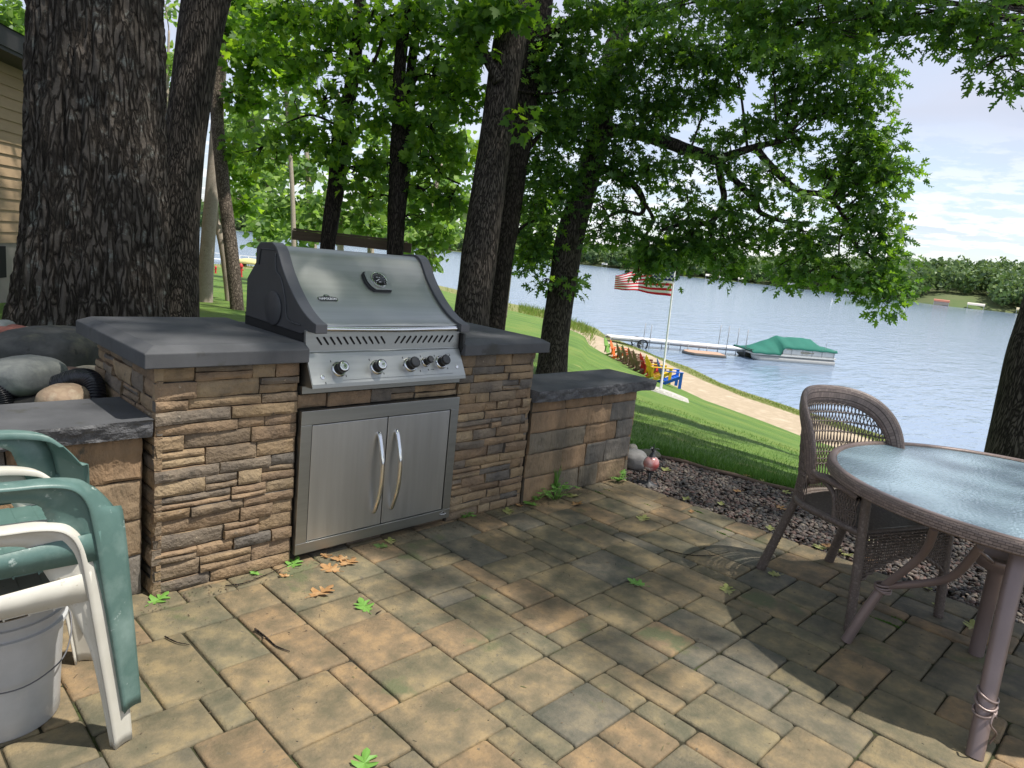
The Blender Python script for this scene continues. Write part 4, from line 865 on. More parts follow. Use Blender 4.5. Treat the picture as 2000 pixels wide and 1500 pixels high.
def wicker_chair():
    t = thing('wicker_chair', 'brown woven wicker armchair with open lattice back beside the glass table', 'chair', (2.575, -1.665, 0), R(-22.3))
    W = M['wicker']
    # plan U: s in [0,1] from right arm end round the back to the left arm end
    def U(s, h):
        k = 1+0.10*h   # leans outwards with height
        a = math.pi*(0.5+(s-.5)*0.80)     # angle on back arc
        if 0.22 <= s <= .78:
            a = math.pi*(s-.22)/.56; x, y = .275*k*math.cos(a), .02+.245*k*math.sin(a)**.85+0.05*h*math.sin(a)
        else:
            f = (.22-s)/.22 if s < .22 else (s-.78)/.22; x = (1 if s < .5 else -1)*.275*k*(1+.02*f); y = .02-.26*f
        return np.array([x, y])
    def top(s):
        t = min(1, abs(s-.5)/.262); e = max(0, (abs(s-.5)-.262)/.218)
        return .600+.335*max(0, 1-t**3.0)**.5-.025*e**2
    sd = np.linspace(.02, .98, 4000); cur = np.array([[*U(q, (top(q)-.42)/.5), top(q)] for q in sd]); al = np.concatenate([[0], np.cumsum(np.linalg.norm(np.diff(cur, axis=0), axis=1))])
    ss = np.interp(np.linspace(0, al[-1], 170), al, sd)
    # woven band (rounded flat tube) along the top
    P = np.zeros((len(ss), 14, 3))
    for i, s in enumerate(ss):
        z = top(s); e = min(1, min(s-.02, .98-s)/.10); h = (z-.42)/.5; c = np.array([*U(s, h), z]); d = np.array([*U(s+.0015, (top(s+.0015)-.42)/.5), top(s+.0015)])-np.array([*U(s-.0015, (top(s-.0015)-.42)/.5), top(s-.0015)]); d /= np.linalg.norm(d)
        out = np.array([*(U(s, h)-np.array([0, .0 if abs(s-.5) < .3 else U(s, h)[1]])), 0]); out /= np.linalg.norm(out); upv = np.cross(out, d); upv /= np.linalg.norm(upv)
        hw = .026+.020*min(1, max(0, (.33-abs(s-.5))/.10)); th = .015
        back = min(1, max(0, (.30-abs(s-.5))/.04)); wv = upv*back+out*(1-back)*1.0; wv /= np.linalg.norm(wv); tv = np.cross(wv, d)
        for j in range(14):
            a = 2*math.pi*j/14; P[i, j] = c-upv*hw*.6*back+wv*hw*math.copysign(abs(math.cos(a))**.6, math.cos(a))+tv*th*math.sin(a)
    o = G().grid(P, closed=True).build('woven_rim', M['wicker_band'], t, smooth=True, fix=False); uvgrid(o, 170, 14, 1.5, 1.15, True)
    # seat frame and seat
    sf = [np.array([*U(s, 0), .425]) for s in np.linspace(.0, 1, 60)]; sf = np.array(sf); sf = np.concatenate([sf, [sf[0]]])
    G().tube(sf, .016, 10).build('seat_frame', W, t, smooth=True)
    g = G()
    for k in range(44):
        y = -.235+k*.0112; 
        xs = .27 if y < .02 else .27*math.sqrt(max(0, 1-((y-.02)/.25)**2))
        if xs < .03: continue
        X = np.linspace(-xs, xs, 16); g.tube([(x, y, .436-.012*math.cos(x*5)+.0*(i % 2)) for i, x in enumerate(X)], .0058, 6)
    s_ = g.build('woven_seat', W, t, smooth=True); tag(s_, kind='stuff') if False else None
    # lattice strands between seat and rim (as crossed pairs) and twisted courses
    g = G()
    for k in range(60):
        s = .5+(-.235+.47*k/43) if k < 44 else ((.035+.085*(k-44)/7) if k < 52 else (.88+.085*(k-52)/7))
        for dlt in (-.011, .011):
            pts = []
            for f in np.linspace(0, 1, 11):
                h0 = (top(s)-.43-.03) if k < 44 else .14; z = .43+h0*f; h = (z-.42)/.5; sw = s+dlt*math.sin(f*math.pi*(2.5 if abs(s-.5) < .3 else 1.5)); pts.append(np.array([*U(min(.99, max(.01, sw)), h), z]))
            g.tube(pts, .0028, 5, cap=False)
    g.build('lattice_strands', W, t, smooth=True)
    g = G()
    for z in (.475, .50, .56, .585, .62, .675, .725, .775, .82, .86):
        for ph in (0, math.pi):
            pts = []; 
            for s in np.linspace(.03, .97, 190):
                if top(s)-.035 < z or .258 > abs(s-.5) > .24 or (.258 <= abs(s-.5) < .375) or (abs(s-.5) > .37 and z > .575):
                    if len(pts) > 3: g.tube(pts, .0026, 5, cap=False)
                    pts = []; continue
                h = (z-.42)/.5; p = np.array([*U(s, h), z+.0035*math.sin(s*190+ph)]); r = p[:2]-np.array([0, 0]); r /= np.linalg.norm(r)+1e-6; p[:2] += r*.0035*math.cos(s*190+ph); pts.append(p)
            if len(pts) > 3: g.tube(pts, .0026, 5, cap=False)
    g.build('twisted_courses', W, t, smooth=True)
    # legs: wrapped tubes
    def wrapped(g, p0, p1, r0, r1, n=60):
        P = smoothpath([p0, (np.array(p0)*.5+np.array(p1)*.5), p1], n); r = np.linspace(r0, r1, n)*(1+.06*np.array([1 if i % 2 else -1 for i in range(n)])); g.tube(P, r, 10)
    for s in (-1, 1):
        g = G(); wrapped(g, (s*.275, -.235, .60), (s*.283, -.285, 0), .020, .021); g.build('leg', W, t, smooth=True)
        g = G(); wrapped(g, (s*.225, .165, .62), (s*.205, .20, .40), .017, .019, 30); wrapped(g, (s*.205, .20, .40), (s*.235, .312, 0), .019, .024, 50); g.build('leg', W, t, smooth=True)
        P = smoothpath([(s*.235, .135, .50), (s*.262, .07, .565), (s*.275, -.01, .575), (s*.276, -.075, .53), (s*.275, -.095, .43)], 30); G().tube(P, .0115, 8).build('arm_support', W, t, smooth=True)
    # front apron with arch
    g = G()
    for k in range(40):
        x = -.262+k*.524/39; zb = .235-.0+ (.0 if abs(x) > .25 else .085*(1-(x/.25)**2)); 
        g.tube([(x, -.252, .43), (x+.003*(-1)**k, -.262, .40), (x, -.266, (.4+zb)/2), (x, -.268, zb)], .0032, 5, cap=False)
    for z in np.arange(.25, .43, .0135):
        for ph in (0, math.pi):
            pts = []
            for x in np.linspace(-.265, .265, 60):
                if z < .235+.085*(1-(x/.25)**2):
                    if len(pts) > 3: g.tube(pts, .003, 5, cap=False)
                    pts = []; continue
                pts.append((x, -.266-.004*math.cos(x*240+ph), z+.003*math.sin(x*240+ph)))
            if len(pts) > 3: g.tube(pts, .003, 5, cap=False)
    g.build('woven_apron', W, t, smooth=True)
    g = G()
    for ph in (0, math.pi): g.tube([(x, -.268+.006*math.cos(x*90+ph), .228+.085*(1-(x/.25)**2)+.006*math.sin(x*90+ph)) for x in np.linspace(-.27, .27, 80)], .007, 6)
    g.build('apron_arch', W, t, smooth=True)
wicker_chair()

# ------------------------------------------------------------------ glass table
def table_():
    C = (2.54, -2.27); ZT = .70; rr = .74
    t = thing('patio_table', 'round patio table with frosted glass top, woven rim and mauve brown metal legs', 'table', (*C, 0))
    gm = bpy.data.materials.new('frosted_glass'); gm.use_nodes = True; nt = gm.node_tree; b = nt.nodes['Principled BSDF']
    b.inputs['Base Color'].default_value = (0.27, 0.38, 0.45, 1); b.inputs['Roughness'].default_value = .20; b.inputs['Specular IOR Level'].default_value = 1.0; b.inputs['Transmission Weight'].default_value = .15; b.inputs['IOR'].default_value = 2.0  # bluish base colour stands in for the sky reflected in the top
    tc = nt.nodes.new('ShaderNodeTexCoord'); n = nt.nodes.new('ShaderNodeTexNoise'); n.inputs['Scale'].default_value = 80; n.inputs['Detail'].default_value = 1; bm = nt.nodes.new('ShaderNodeBump'); bm.inputs['Strength'].default_value = .9; bm.inputs['Distance'].default_value = .004
    nt.links.new(tc.outputs['Object'], n.inputs['Vector']); nt.links.new(n.outputs['Fac'], bm.inputs['Height']); nt.links.new(bm.outputs[0], b.inputs['Normal'])
    G().lathe([(rr-.03, ZT-.006), (rr-.03, ZT), (0, ZT)], (0, 0, 0), 96, cap=False).build('glass_top', gm, t, smooth=True, auto=40)
    prof = [(rr-.034, ZT-.018), (rr-.034, ZT+.004), (rr-.026, ZT+.008), (rr-.006, ZT+.008), (rr, ZT+.003), (rr+.003, ZT-.012), (rr+.002, ZT-.036), (rr-.006, ZT-.042), (rr-.028, ZT-.042), (rr-.034, ZT-.018)]
    P = np.array([[(r*math.cos(a), r*math.sin(a), z) for r, z in prof] for a in np.linspace(0, 2*math.pi, 161)])
    o = G().grid(P).build('woven_rim', M['wicker_band'], t, smooth=True, auto=50, fix=False); uvgrid(o, 161, 10, 3.2, 1.9)
    G().lathe([(rr-.028, ZT+.0082), (rr-.024, ZT+.0115), (rr-.008, ZT+.0115), (rr-.004, ZT+.0082)], (0, 0, 0), 120, cap=False).build('rim_cap', M['tube_metal'], t, smooth=True)
    T = M['tube_metal']; L0 = lambda p: np.array(p)-np.array([*C, 0])
    # broad front leg with wicker tie
    g = G(); P = smoothpath([L0((1.945, -2.36, .66)), L0((1.86, -2.37, .45)), L0((1.775, -2.385, .22)), L0((1.69, -2.40, .0))], 24); g.tube(P, np.linspace(.030, .026, 24), 12, flat=.75); lg = g.build('leg', T, t, smooth=True, auto=60)
    g = G()
    for k in range(3):
        c = P[int(24*.68)+k]; th = np.linspace(0, 2*math.pi*1.15, 30); g.tube([c+np.array([.034*math.cos(a), .031*math.sin(a), .012*math.sin(a*1+k)+.010*k-.01]) for a in th], .0045, 6)
    c = P[18]; g.tube(smoothpath([c+(-.03, -.03, .03), c+(-.055, -.03, .0), c+(-.03, -.045, -.03), c+(.03, -.04, -.075), c+(.035, -.03, -.11)], 24), .0035, 6)
    g.tube(smoothpath([c+(.03, -.02, .03), c+(.07, -.01, .02), c+(.06, -.03, -.03)], 16), .0025, 6); g.build('wicker_tie', T, lg, smooth=True)
    def fork(foot, knot, topA, topB, mA, mB):
        g = G(); g.tube(smoothpath([L0(foot), L0(foot)*.6+L0(knot)*.4+np.array([0, 0, .01]), L0(knot)], 16), np.linspace(.021, .0195, 16), 10)
        g.tube(smoothpath([L0(knot), L0(mA), L0(topA)], 24), .0155, 10); g.tube(smoothpath([L0(knot), L0(mB), L0(topB)], 24), .0155, 10)
        lg = g.build('leg', T, t, smooth=True, auto=60); g = G(); c = L0(knot)
        for k in range(4): g.tube([c+np.array([.030*math.cos(a), .030*math.sin(a), .008*k-.015+.006*math.sin(a+k)]) for a in np.linspace(0, 6.6, 24)], .005, 6)
        g.build('wicker_tie', T, lg, smooth=True)
    A = onz(1826, 1030, .655); B_ = onz(1916, 1066, .62); K = np.array([2.11, -1.89, .27]); K = onpl(1725, 1145, (2.11, -1.89, 0), _f*np.array([1, 1, 0])); F_ = onz(1652, 1252, 0)
    fork(F_, K, A, B_, onpl(1800, 1085, K*.5+A*.5, _f*np.array([1, 1, 0])), onpl(1850, 1130, K*.5+B_*.5, _f*np.array([1, 1, 0])))
    mir = lambda p: np.array([2*C[0]-p[0], 2*C[1]-p[1], p[2]])
    mA, mB = onpl(1800, 1085, K*.5+A*.5, _f*np.array([1, 1, 0])), onpl(1850, 1130, K*.5+B_*.5, _f*np.array([1, 1, 0]))
    fork(mir(F_), mir(K), mir(A), mir(B_), mir(mA), mir(mB))
    g = G(); g.tube(smoothpath([(.60, .09, .66), (.68, .1, .45), (.76, .12, .22), (.85, .13, 0)], 20), np.linspace(.036, .03, 20), 12, flat=.75); g.build('leg', T, t, smooth=True, auto=60)
    # umbrella holder: shallow ring on a centre post with struts
    c0 = L0(onz(1962, 1088, .45)); 
    g = G(); g.lathe([(.092, -.045), (.105, -.02), (.108, .0), (.105, .004), (.101, 0), (.097, -.02), (.084, -.045)], c0, 40, cap=False); g.build('umbrella_ring', T, t, smooth=True, auto=50)
    g = G(); g.lathe([(.028, 0), (.028, .36), (.05, .40), (.09, .41)], (c0[0]+.03, c0[1]+.02, 0), 20); g.build('centre_post', T, t, smooth=True, auto=40)
    g = G(); g.tube([c0+(-.10, .02, -.005), L0(B_)+(.0, .0, -.02)], .007, 6); g.build('strut', T, t, smooth=True)
table_()

# ------------------------------------------------------------------ gazing ball, small plants, leaves, twigs
def gazing_ball():
    c = onz(1264, 950); c = np.array([3.13, -0.16, -.02]); t = thing('garden_ornament', 'red and white glass ball on a dark scrolled metal foot beside the stone wall', 'ornament', c)
    bm_ = mat('crackled_ball', [(0.42, 0.05, 0.05), (0.62, 0.5, 0.48)], scale=9, rough=.18, coat=.6, spots=[((0.75, 0.72, 0.7), 16, .56)])
    d = onpl(1272, 905, c+np.array([0, 0, 0]), _f*np.array([1, 1, 0]))-c
    g = G(); g.lathe([(.054*math.sin(a), d[2]-.054*math.cos(a)) for a in np.linspace(.05, math.pi-.05, 22)], (d[0], d[1], 0), 36); g.build('glass_ball', bm_, t, smooth=True)
    ir = M['cast']; g = G(); g.lathe([(.026, d[2]+.046), (.018, d[2]+.062), (.008, d[2]+.075), (.006, d[2]+.09)], (d[0], d[1], 0), 20)
    for k in range(6):
        a = k*1.05; g.tube(smoothpath([(d[0], d[1], d[2]+.085), (d[0]+.02*math.cos(a), d[1]+.02*math.sin(a), d[2]+.095+.012*(k % 2)), (d[0]+.045*math.cos(a), d[1]+.045*math.sin(a), d[2]+.085+.02*(k % 2))], 8), np.array([.004, .008, .009, .009, .008, .006, .004, .002]), 6, flat=.3)
    g.tube([(d[0], d[1], d[2]+.08), (d[0]+.003, d[1], d[2]+.135)], [.008, .002], 6); g.build('finial', ir, t, smooth=True, auto=50)
    g = G(); g.lathe([(.032, d[2]-.045), (.02, d[2]-.06), (.012, d[2]-.075), (.012, .03), (.02, .02), (.07, .008), (.075, 0)], (d[0], d[1], 0), 24)
    for k in range(4):
        a = k*1.57+.5; g.tube(smoothpath([(d[0], d[1], d[2]-.07), (d[0]+.05*math.cos(a), d[1]+.05*math.sin(a), d[2]-.06), (d[0]+.05*math.cos(a), d[1]+.05*math.sin(a), .04), (d[0]+.075*math.cos(a), d[1]+.075*math.sin(a), .01)], 14), .004, 6)
    g.build('foot', ir, t, smooth=True, auto=50)
gazing_ball()

OAK = [(0, 0), (.05, .12), (.20, .14), (.09, .26), (.34, .36), (.40, .50), (.30, .49), (.12, .46), (.13, .56), (.34, .72), (.30, .78), (.10, .72), (.12, .82), (.10, .92), (0, 1)]
MAP = [(0, 0), (.14, .04), (.34, -.06), (.28, .12), (.56, .30), (.48, .36), (.50, .50), (.24, .46), (.26, .72), (.14, .70), (0, 1)]
def outline(half): return np.array(half+[(-x, y) for x, y in half[-2:0:-1]])
OAKO, MAPO = outline(OAK), outline(MAP)
def fallen(lab, px, py, size, rz, m, shape=OAKO, z=0.0, curl=.18, grp='fallen leaves on the terrace'):
    c = onz(px, py, z); P = shape*size; P = P-np.array([0, size*.5]); n = len(P); g = G()
    V = [(x, y, curl*size*((x/size)**2*2.2+(y/size)**2*.9)+.004*math.sin(9*x/size+3*y/size)) for x, y in P]; mid = [(0, y, curl*size*(y/size)**2*.9-.002) for y in np.linspace(-.5, .5, 5)*size]
    # fan triangulation strips about the midrib
    half = n//2; g.add(V, [])
    ring = V+[(0, 0, -.001)]; g = G(); g.add(ring, [(i, (i+1) % n, n) for i in range(n)])
    g.tube([(0, -size*.5, curl*size*.22), (.01*size, -size*.68, curl*size*.35)], .0012, 5)
    o = g.build('fallen_leaf', m, smooth=False, fix=False); o.location = (c[0], c[1], z+.004); o.rotation_euler = (random.uniform(-.12, .12), random.uniform(-.12, .12), rz)
    return tag(o, lab, 'leaf', grp)
LT = mat('dry_leaf', [(0.50, 0.30, 0.12), (0.38, 0.20, 0.08), (0.56, 0.38, 0.19)], scale=18, rough=.7, transl=.15)
LG = mat('fresh_leaf', [(0.14, 0.32, 0.05), (0.20, 0.40, 0.08)], scale=12, rough=.5, transl=.2); LY = mat('yellowing_leaf', [(0.42, 0.40, 0.13), (0.30, 0.33, 0.10), (0.5, 0.42, 0.2)], scale=14, rough=.6, transl=.15)
LD = mat('dark_leaf', [(0.08, 0.17, 0.04), (0.16, 0.22, 0.05)], scale=14, rough=.6)
for a in [('orange brown oak leaf lying flat, nearest the doors in the tan pile below them', 645, 1112, .105, .4, LT), ('tan oak leaf at the right of the pile below the grill doors', 680, 1100, .11, -1.2, LT),
          ('brown curled oak leaf standing at the back of the pile under the doors', 637, 1087, .07, 2.6, LT), ('pale tan oak leaf on top of the pile below the doors', 665, 1093, .095, 1.3, LT),
          ('long lobed tan oak leaf alone on the pavers left of the bright green leaf', 628, 1158, .13, -1.35, LT), ('bright green oak leaf on the sunny pavers in front of the doors', 711, 1185, .105, -.2, LG),
          ('bright green oak leaf cut by the bottom edge of the view', 712, 1492, .10, -.7, LG), ('green oak leaf on the shaded pavers in the middle of the terrace', 1243, 1140, .095, .3, LG),
          ('small tan shrivelled leaf below the left end of the doors', 556, 1126, .05, 1.0, LT), ('folded long green leaf leaning at the foot of the stone counter', 574, 1102, .10, -.9, LG),
          ('dark green curled leaf under the bottom door rail', 744, 1068, .075, .8, LD), ('yellow green crumpled leaf beside the dark curled one', 762, 1058, .08, -.5, LY),
          ('pale green leaf at the foot of the retaining wall behind the stacked chairs', 310, 1172, .10, -1.1, LG), ('small green leaf on the pavers close to the left corner of the counter', 497, 1121, .05, .6, LG),
          ('pale straw oak leaf pair on the pavers near the gravel corner', 1256, 1014, .105, -1.2, LY), ('yellowed oak leaf between table legs and pavers', 1420, 1153, .095, -.9, LY),
          ('yellow green leaf at the foot of the wicker chair rear leg', 1512, 1123, .075, .9, LY), ('brown oak leaf curled against the wall foot', 1014, 988, .065, 2.0, LT),
          ('green oak leaf by the wall foot next to the weeds', 1035, 985, .10, .2, LG), ('yellow oak leaf below the weeds at the wall', 1118, 970, .095, 1.2, LY),
          ('tan oak leaf on the pavers below the yellow one', 1127, 985, .085, -1.6, LT), ('faded leaf beside the counter corner', 992, 1000, .09, -.6, LY),
          ('dull olive leaf on the pavers under the glass table', 1900, 1225, .11, -1.3, LY), ('straw coloured leaf on the gravel beside the ornament', 1300, 918, .10, -1.3, LY),
          ('small pale leaf near the edge course under the chair', 1830, 1182, .05, .5, LY)]:
    fallen(*a)
PL = ['small faded leaf in the middle of the pebble strip between ornament and chair', 'tan leaf at the paver edge left of the wicker chair leg', 'yellow leaf by the paver edge behind the chair rear legs, leftmost of the cluster', 'tawny leaf overlapping the leftmost of the cluster behind the chair', 'yellow leaf in the middle of the cluster behind the chair', 'straw yellow leaf lower in the cluster behind the chair legs',
      'orange tan leaf at the right end of the cluster behind the chair', 'dry leaf on pebbles near the ornament side of the paver edge', 'yellowish leaf on pebbles just above the edge course', 'brownish leaf on pebbles close to the chair arm', 'yellow leaf on the pebbles seen under the chair seat', 'tiny leaf against the lawn edging near the ornament',
      'crumpled leaf standing at the lawn edging, middle one', 'yellow leaf on the lawn edging beside the crumpled one', 'curled tan leaf at the lawn edging next to the chair back', 'dull leaf at the corner of pebbles and pavers', 'leaf on pebbles visible between chair seat and table rim', 'yellow leaf on pebbles seen behind the table brace']
for i, (px, py, s) in enumerate([(1440, 960, .06), (1504, 1033, .08), (1600, 1070, .10), (1618, 1068, .09), (1633, 1075, .09), (1655, 1085, .08), (1690, 1092, .10), (1340, 975, .07), (1408, 985, .07), (1525, 993, .09), (1690, 1055, .1), (1395, 910, .05), (1460, 930, .07), (1490, 940, .08), (1535, 962, .08), (1350, 1000, .06), (1760, 1000, .09), (1810, 1150, .07)]):
    fallen(PL[i], px, py, s, random.uniform(0, 6), LY if i % 3 else LT, grp='dead leaves on the pebbles')
def plant(name, lab, px, py, n, h, spread, grass=False):
    c = onz(px, py); c[1] -= .0; t = thing(name, lab, 'plant', (c[0], c[1], 0), 0, 'weeds at the foot of the wall'); g = G(); V = []; st = G()
    for k in range(n):
        a = random.uniform(0, 6.28); r = random.uniform(.2, 1)*spread; hh = h*random.uniform(.35, 1); tip = np.array([r*math.cos(a), r*math.sin(a)*.5-.01, hh])
        if grass: st.tube(smoothpath([(0, 0, 0), tip*.5+np.array([0, 0, hh*.25]), tip], 8), np.linspace(.004, .0008, 8), 5, flat=.3)
        else:
            st.tube([(tip[0]*.2, tip[1]*.2, 0), tip], .0015, 5); s = random.uniform(.02, .04); q = OAKO*[s*1.6, s*1.5] if random.random() < .5 else MAPO*s; ca, sa = math.cos(a), math.sin(a); tl = random.uniform(-.3, .5)
            L_ = [tip+np.array([x*sa+y*ca, -x*ca+y*sa, y*tl-abs(x)*.2]) for x, y in q]; g.add(L_+[tip+np.array([ca*s*.4, sa*s*.4, 0])], [(i, (i+1) % len(q), len(q)) for i in range(len(q))])
    st.build('stem' if not grass else 'blade_clump', LG, t, smooth=True)
    if not grass: g.build('foliage', LG, t, fix=False)
plant('weed', 'leafy green weed at the foot of the stone wall', 1085, 975, 26, .10, .12)
plant('grass_tuft', 'upright tuft of light green grass growing against the stone wall', 1083, 968, 30, .19, .06, True)
plant('weed', 'small bright green weed at the right corner of the stone wall', 1206, 940, 14, .05, .05)
plant('weed', 'low weed spreading between wall and pavers left of the grass tuft', 1050, 975, 14, .06, .09)
plant('weed', 'tiny sprig beneath the tufts beside the counter corner', 912, 1010, 8, .03, .04)
def twig(lab, pts, r=.0028):
    P = [onz(px, py, .006) for px, py in pts]; t = G().tube(smoothpath(P, 20), np.linspace(r, r*.4, 20), 6, noise=.5).build('twig', M['bark3'], smooth=True); tag(t, lab, 'twig', 'twigs on the terrace')
twig('thin forked twig on the sunny pavers left of centre', [(498, 1228), (520, 1245), (540, 1262), (566, 1272)], .004)
twig('short dark twig by the lower left pavers', [(322, 1243), (345, 1254), (370, 1259)])
twig('long bent twig lying along the counter foot', [(440, 1144), (480, 1138), (530, 1118), (572, 1100)])
twig('curved twig on the shaded pavers near the chair shadow', [(1300, 1073), (1340, 1083), (1390, 1085), (1425, 1077)])
twig('small twig near the bright green leaf', [(735, 1198), (745, 1192)], .003)

def litter():
    n = 2600; x = RNG.uniform(-1.2, 3.0, n); y = -RNG.uniform(0, 1, n)**1.8*3.2+.0; y = np.where(RNG.random(n) < .4, -RNG.uniform(.02, .10, n), y)
    m = RNG.random(n) < .35; x = np.where(m, np.round(x/.0975)*.0975+RNG.normal(0, .004, n), x)
    a = RNG.uniform(0, 6.28, n); l = RNG.uniform(.0015, .005, n)*np.where(RNG.random(n) < .12, 3, 1); w = RNG.uniform(.0006, .002, n)
    V = np.zeros((n, 5, 3)); c, s_ = np.cos(a), np.sin(a)
    for k, (p, q, h) in enumerate(((-1, -.6, 0), (1, -.8, 0), (.9, .9, 0), (-1.1, .7, 0), (0, 0, 1))):
        V[:, k, 0] = x+c*p*l-s_*q*w; V[:, k, 1] = y+s_*p*l+c*q*w; V[:, k, 2] = .0015+h*w*1.3
    tag(npmesh('litter', V, 3, mat('litter', [(1, 1, 1), (.8, .8, .8)], island=[(.05, .03, .02), (.09, .06, .035), (.14, .09, .05), (.03, .025, .015), (.10, .11, .04)], rough=.9), faces=[(0, 1, 4), (1, 2, 4), (2, 3, 4), (3, 0, 4)]), kind='stuff', label='brown bud scales and grit scattered over the pavers')
litter()
# ------------------------------------------------------------------ boulders, pipe
def sphere_grid(n=48, m=28):
    a = np.linspace(0, 2*np.pi, n, endpoint=False); b = np.linspace(0.02, np.pi-.02, m); A, B = np.meshgrid(a, b); return np.stack([np.sin(B)*np.cos(A), np.sin(B)*np.sin(A), np.cos(B)], -1)
def rock(lab, px, py, w, h, d, cols, depth=None, flat=1.0, rough=.10, ang=None, spots=None, power=.8):
    c = at(px, py, d); rx, rz = w*d/FPX, h*d/FPX; ry = depth or (rx+rz)/2; D = sphere_grid(); off = RNG.uniform(0, 50, 3)
    D = np.sign(D)*np.abs(D)**power; P = D*(1+rough*2*(fbm(D*1.3+off, 3)[..., None]-.5)+.03*(fbm(D*6+off, 2)[..., None]-.5))
    V = P[..., 0:1]*RT*rx + P[..., 1:2]*FW*ry + P[..., 2:3]*UP*rz
    if ang: ca, sa = math.cos(R(ang)), math.sin(R(ang)); V = (P[..., 0:1]*ca*rx-P[..., 2:3]*sa*rz)*RT+P[..., 1:2]*FW*ry+(P[..., 0:1]*sa*rx+P[..., 2:3]*ca*rz)*UP
    g = G(); g.grid(V, closed=True); n = V.shape[1]; m = V.shape[0]; g.f += [tuple(range(n-1, -1, -1)), tuple((m-1)*n+j for j in range(n))]; g.mi += [0, 0]
    o = g.build('boulder', mat('boulder', cols, scale=3/max(rx, .05)*.4, rough=.75, bump=.5, bscale=60, bdist=.006, spots=spots), smooth=True); o.location = c
    return tag(o, lab, 'boulder', 'boulders behind the retaining wall')
dk = [(0.085, 0.088, 0.085), (0.045, 0.046, 0.046), (0.13, 0.125, 0.09)]; gy = [(0.22, 0.23, 0.215), (0.15, 0.16, 0.155), (0.27, 0.28, 0.25)]; tn = [(0.42, 0.32, 0.21), (0.30, 0.21, 0.14), (0.5, 0.42, 0.3)]
rock('big dark blocky boulder at the foot of the oak behind the counter end', 110, 683, 76, 43, 3.65, dk, .28, rough=.17, power=.55, ang=-2, spots=[((.16, .15, .10), 7, .60), ((.03, .03, .03), 14, .62)])
rock('smooth flat grey boulder resting on the pile above the wall cap', 46, 734, 68, 36, 3.05, gy, .17, rough=.09, power=.78, spots=[((.4, .4, .38), 40, .72)])
rock('rounded tan granite boulder sitting just above the wall cap', 126, 785, 46, 36, 2.85, tn, .10, rough=.06, power=.85, spots=[((.10, .08, .06), 90, .68)])
rock('jagged rust red rock left of the big dark boulder', 24, 651, 26, 15, 4.1, [(0.26, 0.10, 0.075), (0.17, 0.06, 0.05)], .09, rough=.25, power=.6)
rock('pale grey rounded rock at the left edge behind the red one', 4, 638, 17, 13, 4.3, [(0.42, 0.43, 0.40), (0.3, 0.31, 0.3)], .09)
rock('small buff cobble between red rock and dark boulder', 51, 647, 13, 9, 4.2, [(0.5, 0.46, 0.36), (0.36, 0.33, 0.26)], .05)
rock('mossy olive rock at the left edge below the red one', 8, 672, 26, 12, 3.9, [(0.09, 0.10, 0.05), (0.05, 0.055, 0.035)], .12)
rock('small tan cobble above the flat grey boulder', 18, 681, 13, 9, 3.7, tn, .04)
rock('green grey stone tucked behind the flat boulder at left', 4, 699, 24, 13, 3.5, [(0.15, 0.16, 0.09), (0.10, 0.105, 0.07)], .12)
rock('small brown cobble at far left among the boulders', 2, 686, 10, 8, 3.6, [(0.2, 0.13, 0.09), (0.12, 0.08, 0.06)], .05)
rock('reddish brown stone behind the black drain pipe', 131, 731, 17, 13, 3.25, [(0.20, 0.13, 0.10), (0.12, 0.075, 0.06)], .08)
rock('flat cream stone above the drain pipe', 168, 725, 22, 10, 3.35, [(0.50, 0.42, 0.31), (0.4, 0.33, 0.24)], .08)
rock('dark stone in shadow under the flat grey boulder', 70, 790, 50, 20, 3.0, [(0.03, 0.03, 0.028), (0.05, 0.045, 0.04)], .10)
rock('grey fieldstone at the corner of the stone wall behind the ornament', 1240, 897, 24, 20, 5.15, [(0.30, 0.29, 0.28), (0.20, 0.19, 0.18)], .09)
rock('low mossy stone between the ornament and the lawn', 1268, 886, 22, 7, 5.5, [(0.14, 0.13, 0.10), (0.09, 0.09, 0.06)], .08)
rock('small pale fieldstone at the wall corner near the lawn', 1236, 878, 9, 10, 5.4, [(0.36, 0.33, 0.28), (0.25, 0.23, 0.2)], .06)
def pipe(lab, pts, rpx):
    P = smoothpath([at(*p) for p in pts], 260); r = rpx*pts[0][2]/FPX*(1+.10*np.tanh(3*np.sin(np.arange(260)*.95)))
    tag(G().tube(P, r, 24).build('drain_pipe', mat('black_drain_pipe', [(0.012, 0.013, 0.018), (0.02, 0.021, 0.026)], rough=.3), smooth=True), lab, 'pipe', 'black corrugated drain pipes')
pipe('black corrugated drain pipe curving out between the boulders and the counter side', [(88, 762, 3.05), (120, 748, 3.02), (155, 738, 2.98), (180, 745, 2.93), (186, 778, 2.9), (182, 830, 2.88)], 17)
pipe('black corrugated drain pipe end at the left edge under the flat boulder', [(-80, 800, 2.9), (-40, 772, 2.9), (-8, 765, 2.9), (8, 790, 2.9), (12, 840, 2.9)], 17)

